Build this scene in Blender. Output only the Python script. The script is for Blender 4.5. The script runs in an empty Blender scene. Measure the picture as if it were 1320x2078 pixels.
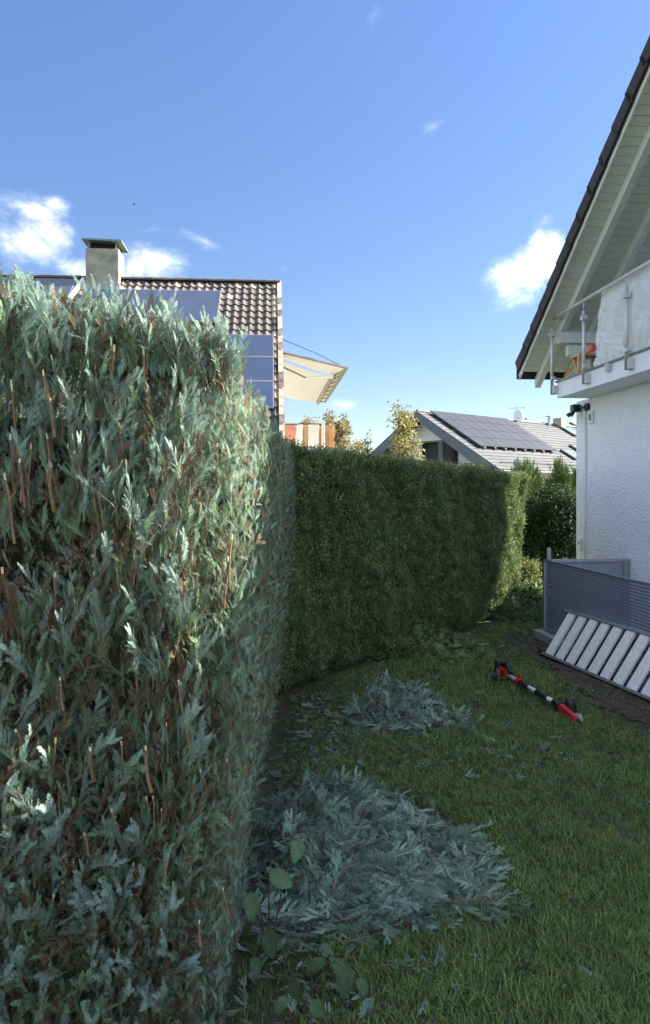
import bpy, math, random
import numpy as np
from math import sin, cos, pi, radians, atan2, sqrt
from mathutils import Vector, Matrix

random.seed(7)
rng = np.random.default_rng(11)
S = bpy.context.scene
C = S.collection

# ------------------------------------------------------------------ camera
CAMH = 1.65
F = 1500.0            # focal length in photo pixels (1320 x 2078)
HY = 1000.0           # row of the horizon
cam_d = bpy.data.cameras.new('camera')
cam_d.sensor_fit = 'VERTICAL'
cam_d.sensor_height = 36
cam_d.lens = F / 2078 * 36
cam_d.shift_y = -39 / 2078
cam_d.clip_start = 0.02
cam_d.clip_end = 3000
cam = bpy.data.objects.new('camera', cam_d)
cam.location = (0, 0, CAMH)
cam.rotation_euler = (pi / 2, 0, 0)
C.objects.link(cam)
S.camera = cam
S.render.resolution_x = 650
S.render.resolution_y = 1024

# ------------------------------------------------------------------ sky, sun, exposure
SUN_AZ = 75.0         # degrees clockwise from +Y (the view direction)
SUN_EL = 34.8
S.view_settings.view_transform = 'Standard'
S.view_settings.look = 'None'
S.view_settings.gamma = 1.0
S.view_settings.use_curve_mapping = False
S.view_settings.exposure = 2.38
S.cycles.max_bounces = 10
S.cycles.diffuse_bounces = 6

W = bpy.data.worlds.new('World')
S.world = W
W.use_nodes = True
wn, wl = W.node_tree.nodes, W.node_tree.links
wn.clear()


def sky_nodes():
    out = wn.new('ShaderNodeOutputWorld')
    bg = wn.new('ShaderNodeBackground')
    bg.inputs['Strength'].default_value = 0.10
    sky = wn.new('ShaderNodeTexSky')
    sky.sky_type = 'NISHITA'
    sky.sun_disc = False
    sky.sun_elevation = radians(SUN_EL)
    sky.sun_rotation = radians(SUN_AZ)
    sky.altitude = 300
    sky.air_density = 1.0
    sky.dust_density = 0.25
    sky.ozone_density = 1.3
    tc = wn.new('ShaderNodeTexCoord')

    def m(op, a, b=None, c=None, clamp=False):
        n = wn.new('ShaderNodeMath')
        n.operation = op
        n.use_clamp = clamp
        for i, v in enumerate((a, b, c)):
            if v is None:
                continue
            if isinstance(v, (int, float)):
                n.inputs[i].default_value = v
            else:
                wl.new(v, n.inputs[i])
        return n.outputs[0]

    def dot(vec):
        n = wn.new('ShaderNodeVectorMath')
        n.operation = 'DOT_PRODUCT'
        wl.new(tc.outputs['Generated'], n.inputs[0])
        n.inputs[1].default_value = vec
        return n.outputs['Value']
    noise = wn.new('ShaderNodeTexNoise')
    noise.inputs['Scale'].default_value = 7.5
    noise.inputs['Detail'].default_value = 9.0
    noise.inputs['Roughness'].default_value = 0.62
    noise.inputs['Distortion'].default_value = 0.35
    mp = wn.new('ShaderNodeMapping')
    mp.inputs['Scale'].default_value = (1, 1, 1.7)
    wl.new(tc.outputs['Generated'], mp.inputs['Vector'])
    wl.new(mp.outputs[0], noise.inputs['Vector'])
    # clouds: (px, py, half width, half height, tilt degrees, strength)
    blobs = [(25, 500, 150, 85, 8, 1.05), (330, 522, 165, 60, 10, 1.05), (150, 545, 190, 45, 0, 1.0), (575, 545, 60, 25, 10, 0.5),
             (1085, 530, 125, 68, 36, 1.1),
             (880, 258, 42, 26, 20, 0.62), (756, 55, 24, 50, -6, 0.26), (1052, 342, 34, 24, 20, 0.6),
             (700, 822, 62, 24, 8, 0.75), (120, 415, 50, 22, 0, 0.5), (812, 785, 40, 14, 10, 0.35),
             (1040, 800, 60, 18, 0, 0.3), (850, 905, 110, 30, 5, 0.5),
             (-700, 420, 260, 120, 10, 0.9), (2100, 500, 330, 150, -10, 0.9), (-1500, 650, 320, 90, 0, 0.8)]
    total = None
    for (px, py, rw, rh, tilt, st) in blobs:
        c = Vector(((px - 660) / F, 1, (HY - py) / F)).normalized()
        r = c.cross(Vector((0, 0, 1))).normalized()
        u = r.cross(c).normalized()
        t = radians(tilt)
        t1 = (r * cos(t) + u * sin(t)) * (F / rw) * sqrt(1 + ((px - 660) / F) ** 2)
        t2 = (-r * sin(t) + u * cos(t)) * (F / rh)
        a = dot(t1)
        b = dot(t2)
        d = m('SQRT', m('ADD', m('MULTIPLY', a, a), m('MULTIPLY', b, b)))
        k = m('MULTIPLY', m('SUBTRACT', 1.35, d, clamp=False), st * 0.62)
        front = m('GREATER_THAN', dot(c), 0.3)
        k = m('MULTIPLY', m('MAXIMUM', k, 0.0), front)
        total = k if total is None else m('MAXIMUM', total, k)
    # unseen clouds added over the rest of the sky, dense to fill the shade
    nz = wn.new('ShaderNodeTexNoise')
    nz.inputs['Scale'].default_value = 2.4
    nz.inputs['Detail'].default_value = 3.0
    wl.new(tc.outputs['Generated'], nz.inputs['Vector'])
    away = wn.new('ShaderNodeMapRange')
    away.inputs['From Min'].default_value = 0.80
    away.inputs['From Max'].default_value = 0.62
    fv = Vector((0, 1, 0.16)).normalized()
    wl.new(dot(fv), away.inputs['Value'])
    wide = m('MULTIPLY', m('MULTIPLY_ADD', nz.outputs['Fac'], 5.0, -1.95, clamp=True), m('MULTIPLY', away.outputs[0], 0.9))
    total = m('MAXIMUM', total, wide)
    # thin the blobs with noise
    n2 = m('MULTIPLY_ADD', noise.outputs['Fac'], 4.4, -2.40)
    cl = m('ADD', n2, m('MULTIPLY', total, 1.75))
    cl = m('MULTIPLY', m('SUBTRACT', cl, 0.42), 1.0, clamp=True)
    cl = m('MULTIPLY', cl, m('MINIMUM', m('MULTIPLY', total, 3.0), 1.0), clamp=True)
    cl = m('MULTIPLY', m('POWER', cl, 1.9), 0.80)
    mix = wn.new('ShaderNodeMix')
    mix.data_type = 'RGBA'
    wl.new(cl, mix.inputs[0])
    hs = wn.new('ShaderNodeHueSaturation')
    hs.inputs['Saturation'].default_value = 1.16
    hs.inputs['Hue'].default_value = 0.511
    hs.inputs['Value'].default_value = 1.0
    wl.new(sky.outputs[0], hs.inputs['Color'])
    sp = wn.new('ShaderNodeSeparateXYZ')
    wl.new(tc.outputs['Generated'], sp.inputs[0])
    el = wn.new('ShaderNodeMapRange')
    el.interpolation_type = 'SMOOTHSTEP'
    el.inputs['From Min'].default_value = 0.0
    el.inputs['From Max'].default_value = 0.75
    el.inputs['To Min'].default_value = 0.345
    el.inputs['To Max'].default_value = 0.51
    wl.new(sp.outputs[2], el.inputs['Value'])
    wl.new(el.outputs[0], hs.inputs['Value'])
    wl.new(hs.outputs[0], mix.inputs[6])
    mix.inputs[7].default_value = (4.9, 5.0, 5.2, 1)  # cloud colour, brightened so the unseen clouds give more fill light
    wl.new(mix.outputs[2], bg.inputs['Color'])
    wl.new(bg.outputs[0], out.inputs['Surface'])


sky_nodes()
W.cycles.sampling_method = 'MANUAL'
W.cycles.sample_map_resolution = 512

sun_d = bpy.data.lights.new('sun', 'SUN')
sun_d.energy = 4.5
sun_d.angle = radians(0.53)
sun_d.color = (1.0, 0.90, 0.74)
sun = bpy.data.objects.new('sun', sun_d)
saz, sel = radians(SUN_AZ), radians(SUN_EL)
sdir = Vector((sin(saz) * cos(sel), cos(saz) * cos(sel), sin(sel)))
sun.rotation_euler = sdir.to_track_quat('Z', 'Y').to_euler()
sun.location = (20, 0, 30)
C.objects.link(sun)

# ------------------------------------------------------------------ helpers


def P(px, py, D):
    """point of the place seen at photo pixel px,py at depth D in front of the camera"""
    return Vector(((px - 660) / F * D, D, CAMH + (HY - py) / F * D))


def G(px, py, z=0.0):
    D = (CAMH - z) * F / (py - HY)
    return Vector(((px - 660) / F * D, D, z))


def mat(name, col, rough=0.7, var=0.0, scale=8.0, bump=0.0, bscale=40.0, metal=0.0, spec=0.5,
        col2=None, detail=5.0, transl=0.0, rand=0.0, stretch=(1, 1, 1), coords='Object', coat=0.0):
    """procedural principled material; col2 = second colour mixed in by noise; rand = per-object variation"""
    m = bpy.data.materials.new(name)
    m.use_nodes = True
    N, L = m.node_tree.nodes, m.node_tree.links
    b = N['Principled BSDF']
    b.inputs['Roughness'].default_value = rough
    b.inputs['Metallic'].default_value = metal
    b.inputs['Specular IOR Level'].default_value = spec
    b.inputs['Coat Weight'].default_value = coat
    tc = N.new('ShaderNodeTexCoord')
    mp = N.new('ShaderNodeMapping')
    mp.inputs['Scale'].default_value = stretch
    L.new(tc.outputs[coords], mp.inputs['Vector'])
    c4 = (*col, 1)
    if col2 is None:
        col2 = tuple(min(1, x * (1 + var)) for x in col)
        c4 = tuple([x * (1 - var) for x in col]) + (1,)
    n = N.new('ShaderNodeTexNoise')
    n.inputs['Scale'].default_value = scale
    n.inputs['Detail'].default_value = detail
    n.inputs['Roughness'].default_value = 0.6
    L.new(mp.outputs[0], n.inputs['Vector'])
    r = N.new('ShaderNodeValToRGB')
    r.color_ramp.elements[0].position = 0.32
    r.color_ramp.elements[1].position = 0.68
    r.color_ramp.elements[0].color = c4
    r.color_ramp.elements[1].color = (*col2, 1)
    L.new(n.outputs['Fac'], r.inputs['Fac'])
    src = r.outputs['Color']
    if rand:
        oi = N.new('ShaderNodeObjectInfo')
        mr = N.new('ShaderNodeMapRange')
        mr.inputs['To Min'].default_value = 1 - rand
        mr.inputs['To Max'].default_value = 1 + rand
        L.new(oi.outputs['Random'], mr.inputs['Value'])
        hs = N.new('ShaderNodeHueSaturation')
        L.new(mr.outputs[0], hs.inputs['Value'])
        mh = N.new('ShaderNodeMapRange')
        mh.inputs['To Min'].default_value = 0.5 - rand * 0.03
        mh.inputs['To Max'].default_value = 0.5 + rand * 0.03
        ml = N.new('ShaderNodeMath')
        ml.operation = 'FRACT'
        mm = N.new('ShaderNodeMath')
        mm.operation = 'MULTIPLY'
        mm.inputs[1].default_value = 17.3
        L.new(oi.outputs['Random'], mm.inputs[0])
        L.new(mm.outputs[0], ml.inputs[0])
        L.new(ml.outputs[0], mh.inputs['Value'])
        L.new(mh.outputs[0], hs.inputs['Hue'])
        L.new(src, hs.inputs['Color'])
        src = hs.outputs['Color']
    L.new(src, b.inputs['Base Color'])
    if bump:
        nb = N.new('ShaderNodeTexNoise')
        nb.inputs['Scale'].default_value = bscale
        nb.inputs['Detail'].default_value = 4
        L.new(mp.outputs[0], nb.inputs['Vector'])
        bp = N.new('ShaderNodeBump')
        bp.inputs['Strength'].default_value = 1.0
        bp.inputs['Distance'].default_value = bump
        L.new(nb.outputs['Fac'], bp.inputs['Height'])
        L.new(bp.outputs[0], b.inputs['Normal'])
    if transl:
        out = N['Material Output']
        t = N.new('ShaderNodeBsdfTranslucent')
        L.new(src, t.inputs['Color'])
        mx = N.new('ShaderNodeMixShader')
        mx.inputs[0].default_value = transl
        L.new(b.outputs[0], mx.inputs[1])
        L.new(t.outputs[0], mx.inputs[2])
        L.new(mx.outputs[0], out.inputs['Surface'])
    return m


def leafmat(name, top, under, rand=0.3, transl=0.2, rough=0.65, spec=0.15):
    """leaf: upper and lower face have their own colour"""
    m = mat(name, top, rough, var=0.25, scale=30, rand=rand, transl=transl, spec=spec)
    N, L = m.node_tree.nodes, m.node_tree.links
    ramp = [n for n in N if n.type == 'VALTORGB'][0]
    g = N.new('ShaderNodeNewGeometry')
    mx = N.new('ShaderNodeMix')
    mx.data_type = 'RGBA'
    L.new(g.outputs['Backfacing'], mx.inputs[0])
    hs = [n for n in N if n.type == 'HUE_SAT']
    tgt = hs[0].inputs['Color'] if hs else [n for n in N if n.type == 'BSDF_PRINCIPLED'][0].inputs['Base Color']
    L.new(ramp.outputs['Color'], mx.inputs[6])
    mx.inputs[7].default_value = (*under, 1)
    L.new(mx.outputs[2], tgt)
    return m


class MB:
    """mesh builder: verts, faces, material index"""

    def __init__(s):
        s.v = []
        s.f = []
        s.m = []

    def add(s, v, f, mi=0):
        o = len(s.v)
        s.v += [tuple(p) for p in v]
        s.f += [tuple(i + o for i in q) for q in f]
        s.m += [mi] * len(f)

    def box(s, a, b, mi=0, M=None):
        x0, y0, z0 = a
        x1, y1, z1 = b
        v = [(x0, y0, z0), (x1, y0, z0), (x1, y1, z0), (x0, y1, z0), (x0, y0, z1), (x1, y0, z1), (x1, y1, z1), (x0, y1, z1)]
        if M is not None:
            v = [M @ Vector(p) for p in v]
        s.add(v, [(0, 3, 2, 1), (4, 5, 6, 7), (0, 1, 5, 4), (1, 2, 6, 5), (2, 3, 7, 6), (3, 0, 4, 7)], mi)

    def hexa(s, p, mi=0):
        """8 points: bottom 4, top 4"""
        s.add(p, [(0, 3, 2, 1), (4, 5, 6, 7), (0, 1, 5, 4), (1, 2, 6, 5), (2, 3, 7, 6), (3, 0, 4, 7)], mi)

    def tube(s, pts, r, n=8, mi=0, cap=True, mi_cap=None):
        pts = [Vector(p) for p in pts]
        k = len(pts)
        rr = r if isinstance(r, (list, tuple)) else [r] * k
        o = []
        prev = None
        for i, p in enumerate(pts):
            d = (pts[min(i + 1, k - 1)] - pts[max(i - 1, 0)]).normalized()
            a = Vector((0, 0, 1)) if abs(d.z) < 0.9 else Vector((1, 0, 0))
            u = d.cross(a).normalized() if prev is None else (prev - d * prev.dot(d)).normalized()
            prev = u
            w = d.cross(u)
            for j in range(n):
                t = 2 * pi * j / n
                o.append(p + (u * cos(t) + w * sin(t)) * rr[i])
        f = []
        for i in range(k - 1):
            for j in range(n):
                f.append((i * n + j, i * n + (j + 1) % n, (i + 1) * n + (j + 1) % n, (i + 1) * n + j))
        s.add(o, f, mi)
        if cap:
            base = len(s.v) - k * n
            s.f.append(tuple(base + j for j in range(n))[::-1])
            s.m.append(mi)
            s.f.append(tuple(base + (k - 1) * n + j for j in range(n)))
            s.m.append(mi if mi_cap is None else mi_cap)

    def mesh(s, name, mats, smooth=False):
        me = bpy.data.meshes.new(name)
        me.from_pydata(s.v, [], s.f)
        for m in (mats if isinstance(mats, (list, tuple)) else [mats]):
            me.materials.append(m)
        if len(set(s.m)) > 1:
            me.polygons.foreach_set('material_index', s.m)
        if smooth:
            me.polygons.foreach_set('use_smooth', [True] * len(s.f))
        me.update()
        return me

    def obj(s, name, mats, parent=None, smooth=False, **props):
        return link(name, s.mesh(name, mats, smooth), parent, **props)


def link(name, me, parent=None, loc=None, rot=None, scale=None, **props):
    o = bpy.data.objects.new(name, me)
    C.objects.link(o)
    if parent is not None:
        o.parent = parent
    if loc is not None:
        o.location = loc
    if rot is not None:
        o.rotation_euler = rot
    if scale is not None:
        o.scale = scale if hasattr(scale, '__len__') else (scale,) * 3
    for k, v in props.items():
        o[k] = v
    return o


def thing(name, label, cat, loc=(0, 0, 0), rz=0.0, group=None):
    o = link(name, None, loc=loc, rot=(0, 0, rz))
    o['label'] = label
    o['category'] = cat
    if group:
        o['group'] = group
    return o


def tag(o, label, cat, group=None):
    o['label'] = label
    o['category'] = cat
    if group:
        o['group'] = group
    return o


def bevel(o, w=0.004, seg=2):
    b = o.modifiers.new('bevel', 'BEVEL')
    b.width = w
    b.segments = seg
    b.limit_method = 'ANGLE'
    return o


def slab(poly, z0, z1):
    """prism over a plan polygon (counter-clockwise)"""
    b = MB()
    n = len(poly)
    b.add([(x, y, z0) for x, y in poly] + [(x, y, z1) for x, y in poly],
          [tuple(range(n))[::-1], tuple(range(n, 2 * n))] + [(i, (i + 1) % n, n + (i + 1) % n, n + i) for i in range(n)])
    return b


# ------------------------------------------------------------------ geometry-node scatter
def eulers(Y, Z):
    """Y: growth directions, Z: face normals (n,3) -> XYZ eulers"""
    Y = Y / np.linalg.norm(Y, axis=1, keepdims=True)
    X = np.cross(Y, Z)
    X /= np.linalg.norm(X, axis=1, keepdims=True) + 1e-9
    Z = np.cross(X, Y)
    ry = -np.arcsin(np.clip(X[:, 2], -1, 1))
    rx = np.arctan2(Y[:, 2], Z[:, 2])
    rz = np.arctan2(X[:, 1], X[:, 0])
    return np.stack([rx, ry, rz], 1)


def scatter(name, pts, rot, scl, idx, protos, parent=None, **props):
    """one object whose geometry nodes set the prototype meshes on its points"""
    n = len(pts)
    me = bpy.data.meshes.new(name)
    me.vertices.add(n)
    me.vertices.foreach_set('co', np.asarray(pts, 'f').ravel())
    a = me.attributes.new('rot', 'FLOAT_VECTOR', 'POINT')
    a.data.foreach_set('vector', np.asarray(rot, 'f').ravel())
    a = me.attributes.new('scl', 'FLOAT', 'POINT')
    a.data.foreach_set('value', np.asarray(scl, 'f').ravel())
    a = me.attributes.new('idx', 'INT', 'POINT')
    a.data.foreach_set('value', np.asarray(idx, 'i').ravel())
    for pr in protos:
        for mt in pr.data.materials:
            if mt.name not in me.materials:
                me.materials.append(mt)
    o = link(name, me, parent, **props)
    o['kind'] = 'stuff'
    g = bpy.data.node_groups.new(name + '_nodes', 'GeometryNodeTree')
    g.interface.new_socket('Geometry', in_out='INPUT', socket_type='NodeSocketGeometry')
    g.interface.new_socket('Geometry', in_out='OUTPUT', socket_type='NodeSocketGeometry')
    N, L = g.nodes, g.links
    gi, go = N.new('NodeGroupInput'), N.new('NodeGroupOutput')
    ip = N.new('GeometryNodeInstanceOnPoints')
    L.new(gi.outputs[0], ip.inputs['Points'])

    def attr(nm, tp):
        k = N.new('GeometryNodeInputNamedAttribute')
        k.data_type = tp
        k.inputs['Name'].default_value = nm
        return [s for s in k.outputs if s.enabled and s.name == 'Attribute'][0]
    e = N.new('FunctionNodeEulerToRotation')
    L.new(attr('rot', 'FLOAT_VECTOR'), e.inputs[0])
    L.new(e.outputs[0], ip.inputs['Rotation'])
    L.new(attr('scl', 'FLOAT'), ip.inputs['Scale'])
    jn = N.new('GeometryNodeJoinGeometry')
    for pr in protos:
        oi = N.new('GeometryNodeObjectInfo')
        oi.inputs['Object'].default_value = pr
        oi.inputs['As Instance'].default_value = True
        L.new(oi.outputs['Geometry'], jn.inputs[0])
    L.new(jn.outputs[0], ip.inputs['Instance'])
    if len(protos) > 1:
        ip.inputs['Pick Instance'].default_value = True
        L.new(attr('idx', 'INT'), ip.inputs['Instance Index'])
    L.new(ip.outputs[0], go.inputs[0])
    md = o.modifiers.new('scatter', 'NODES')
    md.node_group = g
    return o


def proto(name, me):
    return bpy.data.objects.new(name, me)      # never linked to the scene itself


def nrm(a):
    return a / (np.linalg.norm(a, axis=1, keepdims=True) + 1e-9)


# ------------------------------------------------------------------ materials
M = {}
M['lawn'] = mat('lawn_soil', (0.035, 0.050, 0.016), 0.95, scale=3.0, col2=(0.085, 0.070, 0.036), bump=0.01, bscale=60)
M['field'] = mat('field', (0.05, 0.08, 0.025), 0.95, scale=0.3, col2=(0.07, 0.09, 0.035))
M['soil'] = mat('bare_soil', (0.040, 0.028, 0.020), 0.95, scale=14, col2=(0.105, 0.078, 0.060), bump=0.02, bscale=70)
M['stucco'] = mat('white_stucco', (0.83, 0.865, 0.93), 0.95, var=0.03, scale=4, bump=0.030, bscale=34)
M['white'] = mat('white_paint', (0.70, 0.72, 0.74), 0.6, var=0.05, scale=6)
M['fascia'] = mat('balcony_fascia', (0.78, 0.81, 0.86), 0.55, var=0.03, scale=3)
M['soffit'] = mat('soffit_board', (0.74, 0.74, 0.74), 0.7, var=0.05, scale=7, rand=0.03, stretch=(1, 6, 1))
M['dark_tile'] = mat('dark_roof_tile', (0.030, 0.024, 0.024), 0.75, var=0.3, scale=12)
M['steel'] = mat('brushed_steel', (0.55, 0.56, 0.57), 0.42, var=0.1, scale=30, metal=0.35)
M['alu'] = mat('aluminium', (0.42, 0.45, 0.48), 0.45, var=0.12, scale=25, metal=0.7)
M['tread'] = mat('ladder_tread', (0.78, 0.80, 0.80), 0.6, scale=34, col2=(0.95, 0.95, 0.93), metal=0.0, bump=0.003, bscale=120, rand=0.10)
M['perf'] = mat('grey_blue_sheet', (0.24, 0.285, 0.36), 0.45, var=0.1, scale=5, metal=0.45)
M['perf_light'] = mat('galvanised_panel', (0.30, 0.33, 0.36), 0.5, var=0.1, scale=5, metal=0.4)
M['concrete'] = mat('kerb_concrete', (0.30, 0.31, 0.32), 0.9, var=0.15, scale=12, bump=0.004, bscale=90)
M['black'] = mat('black_plastic', (0.012, 0.012, 0.014), 0.45, var=0.2)
M['red'] = mat('red_plastic', (0.42, 0.014, 0.018), 0.4, var=0.15, scale=20)
M['grey_plastic'] = mat('grey_plastic', (0.30, 0.31, 0.33), 0.5, var=0.1)
M['orange'] = mat('orange_plastic', (0.75, 0.13, 0.05), 0.5, var=0.1)
M['rawwood'] = mat('raw_wood', (0.50, 0.36, 0.20), 0.7, var=0.2, scale=14)
M['tile_brown'] = mat('brown_clay_tile', (0.058, 0.051, 0.050), 0.8, scale=9, col2=(0.130, 0.114, 0.112), rand=0.22)
M['tile_pale'] = mat('pale_lit_tile', (0.30, 0.22, 0.16), 0.85, scale=9, col2=(0.50, 0.42, 0.32), rand=0.2)  # paler copy of the tile, sunlit highlight put into its colour
M['pv'] = mat('solar_glass', (0.028, 0.048, 0.105), 0.34, var=0.12, scale=1.5, spec=0.42, rand=0.07)
M['pvframe'] = mat('panel_frame', (0.28, 0.30, 0.33), 0.5, metal=0.4)
M['pv2'] = mat('solar_glass_far', (0.040, 0.041, 0.052), 0.42, var=0.1, scale=1.5, spec=0.35, rand=0.08)
M['chimney'] = mat('weathered_render', (0.22, 0.21, 0.17), 0.95, scale=3.2, col2=(0.42, 0.39, 0.34), bump=0.02, bscale=20)
M['zinc'] = mat('zinc_sheet', (0.18, 0.23, 0.23), 0.5, var=0.15, scale=6, metal=0.4)
M['awning'] = mat('beige_awning_cloth', (0.285, 0.272, 0.235), 0.85, var=0.06, scale=5, transl=0.35, stretch=(1, 8, 1))
M['rib'] = mat('awning_bar', (0.26, 0.25, 0.19), 0.6, var=0.1)
M['coral'] = mat('coral_slat', (0.56, 0.25, 0.16), 0.8, var=0.1)
M['cream'] = mat('cream_slat', (0.70, 0.66, 0.60), 0.8, var=0.05, scale=14)
M['tan'] = mat('tan_slat', (0.46, 0.30, 0.14), 0.8, var=0.1)
M['ochre'] = mat('ochre_slat', (0.58, 0.29, 0.11), 0.8, var=0.1)
M['farwall'] = mat('pale_render', (0.74, 0.72, 0.73), 0.9, var=0.04, scale=1)
M['farbarge'] = mat('slate_barge_board', (0.105, 0.125, 0.15), 0.7, var=0.08)
M['farsoffit'] = mat('brown_soffit', (0.17, 0.15, 0.13), 0.8, var=0.1)
M['farroof'] = mat('grey_roof_tile', (0.065, 0.073, 0.086), 0.85, scale=2.0, col2=(0.092, 0.100, 0.114), rand=0.08)
M['dark_glass'] = mat('dark_window', (0.02, 0.02, 0.025), 0.35, var=0.1, spec=0.2)
M['dark'] = mat('dark_recess', (0.015, 0.013, 0.012), 0.9)
M['twig'] = mat('cypress_twig', (0.15, 0.092, 0.058), 0.85, scale=25, col2=(0.33, 0.21, 0.13), rand=0.25)
M['rachis'] = mat('spray_stem', (0.13, 0.135, 0.09), 0.85, scale=25, col2=(0.20, 0.18, 0.12), rand=0.3)
M['cut'] = mat('cut_wood', (0.78, 0.62, 0.42), 0.8, var=0.1, scale=30)
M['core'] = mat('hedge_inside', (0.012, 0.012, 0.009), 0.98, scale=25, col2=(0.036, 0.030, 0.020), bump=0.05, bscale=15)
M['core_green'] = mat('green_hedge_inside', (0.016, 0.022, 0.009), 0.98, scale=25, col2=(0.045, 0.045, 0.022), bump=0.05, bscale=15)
M['bark'] = mat('bark', (0.06, 0.045, 0.032), 0.9, var=0.3, scale=15)
M['teal'] = leafmat('cypress_blue_green', (0.195, 0.300, 0.262), (0.345, 0.455, 0.425), rand=0.44, transl=0.10)
M['teal_green'] = leafmat('cypress_green', (0.185, 0.285, 0.165), (0.27, 0.38, 0.27), rand=0.36, transl=0.14)
M['brownleaf'] = leafmat('cypress_dead', (0.13, 0.095, 0.06), (0.17, 0.13, 0.09), rand=0.35, transl=0.08)
M['teal_cut'] = leafmat('cypress_clipping', (0.150, 0.255, 0.190), (0.280, 0.400, 0.330), rand=0.5, transl=0.06)
M['green_cut'] = leafmat('green_clipping', (0.14, 0.225, 0.085), (0.19, 0.27, 0.14), rand=0.4, transl=0.1)
M['hedge_leaf'] = leafmat('hedge_green', (0.165, 0.240, 0.095), (0.21, 0.28, 0.13), rand=0.42, transl=0.18)
M['hedge_brown'] = leafmat('hedge_brown', (0.15, 0.125, 0.06), (0.16, 0.13, 0.08), rand=0.3, transl=0.1)
M['conifer'] = leafmat('conifer_green', (0.085, 0.14, 0.045), (0.12, 0.18, 0.07), rand=0.35, transl=0.18)
M['shrub'] = leafmat('shrub_dark', (0.028, 0.050, 0.016), (0.04, 0.07, 0.03), rand=0.4, transl=0.15)
M['yellow_leaf'] = leafmat('shrub_yellow', (0.22, 0.25, 0.07), (0.25, 0.28, 0.12), rand=0.35, transl=0.3)
M['autumn'] = leafmat('autumn_leaf', (0.30, 0.29, 0.11), (0.36, 0.33, 0.17), rand=0.4, transl=0.3)
M['rust_leaf'] = leafmat('rust_leaf', (0.25, 0.22, 0.12), (0.30, 0.27, 0.16), rand=0.4, transl=0.3)
M['broad'] = leafmat('broad_leaf', (0.085, 0.150, 0.075), (0.12, 0.18, 0.12), rand=0.45, transl=0.2)
M['grass'] = leafmat('grass_blade', (0.175, 0.285, 0.080), (0.185, 0.285, 0.090), rand=0.48, transl=0.3)
M['grass_dry'] = leafmat('grass_dry', (0.24, 0.225, 0.10), (0.24, 0.22, 0.11), rand=0.3, transl=0.2)
M['litter'] = mat('twig_litter', (0.10, 0.065, 0.045), 0.9, var=0.4, scale=20, rand=0.3)


def plastic_sheet_mat():
    m = bpy.data.materials.new('clear_plastic_sheet')
    m.use_nodes = True
    N, L = m.node_tree.nodes, m.node_tree.links
    b = N['Principled BSDF']
    b.inputs['Base Color'].default_value = (0.93, 0.95, 0.98, 1)
    b.inputs['Roughness'].default_value = 0.22
    b.inputs['Specular IOR Level'].default_value = 0.7
    t = N.new('ShaderNodeBsdfTransparent')
    tr = N.new('ShaderNodeBsdfTranslucent')
    tr.inputs[0].default_value = (0.93, 0.95, 0.98, 1)
    m1 = N.new('ShaderNodeMixShader')
    m1.inputs[0].default_value = 0.2
    L.new(b.outputs[0], m1.inputs[1])
    L.new(tr.outputs[0], m1.inputs[2])
    lw = N.new('ShaderNodeLayerWeight')
    lw.inputs[0].default_value = 0.35
    mr = N.new('ShaderNodeMapRange')
    mr.inputs['To Min'].default_value = 0.62
    mr.inputs['To Max'].default_value = 0.98
    L.new(lw.outputs['Facing'], mr.inputs['Value'])
    m2 = N.new('ShaderNodeMixShader')
    L.new(mr.outputs[0], m2.inputs[0])
    L.new(t.outputs[0], m2.inputs[1])
    L.new(m1.outputs[0], m2.inputs[2])
    L.new(m2.outputs[0], N['Material Output'].inputs['Surface'])
    return m


def glass_rail_mat():
    m = bpy.data.materials.new('balcony_glass')
    m.use_nodes = True
    N, L = m.node_tree.nodes, m.node_tree.links
    b = N['Principled BSDF']
    b.inputs['Base Color'].default_value = (0.25, 0.36, 0.38, 1)
    b.inputs['Roughness'].default_value = 0.1
    t = N.new('ShaderNodeBsdfTransparent')
    t.inputs[0].default_value = (0.8, 0.9, 0.9, 1)
    mx = N.new('ShaderNodeMixShader')
    mx.inputs[0].default_value = 0.6
    L.new(t.outputs[0], mx.inputs[1])
    L.new(b.outputs[0], mx.inputs[2])
    L.new(mx.outputs[0], N['Material Output'].inputs['Surface'])
    return m


M['sheet'] = plastic_sheet_mat()
M['railglass'] = glass_rail_mat()

# ================================================================== SETTING: ground
gnd = MB()
gnd.add([(-900, -300, -0.02), (900, -300, -0.02), (900, 1500, -0.02), (-900, 1500, -0.02)], [(0, 1, 2, 3)])
gnd.obj('ground', M['field'], kind='structure')


def undul(x, y):
    return 0.008 * np.sin(x * 3.1 + 1) * np.sin(y * 2.3) + 0.006 * np.sin(x * 7.3 + y * 5.1)


def grid_sheet(name, x0, x1, y0, y1, nx, ny, m, zf, **k):
    b = MB()
    xs = np.linspace(x0, x1, nx)
    ys = np.linspace(y0, y1, ny)
    b.v = [(float(x), float(y), float(zf(x, y))) for y in ys for x in xs]
    b.f = [(j * nx + i, j * nx + i + 1, (j + 1) * nx + i + 1, (j + 1) * nx + i) for j in range(ny - 1) for i in range(nx - 1)]
    b.m = [0] * len(b.f)
    return b.obj(name, m, smooth=True, **k)


grid_sheet('lawn', -4, 6, -2, 16, 70, 120, M['lawn'], lambda x, y: undul(x, y) - 0.004, kind='structure')

# bare strip of soil beside the wall (plan outline from the photograph's ground pixels)
SOIL = [G(1010, 1292), G(1060, 1330), G(1105, 1352), G(1140, 1385), G(1180, 1420), G(1240, 1452), G(1330, 1490), G(1420, 1540),
        Vector((4.2, 4.0, 0)), Vector((4.0, 8.6, 0)), G(1110, 1285)]
soil_poly = [(p.x, p.y) for p in SOIL]


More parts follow.
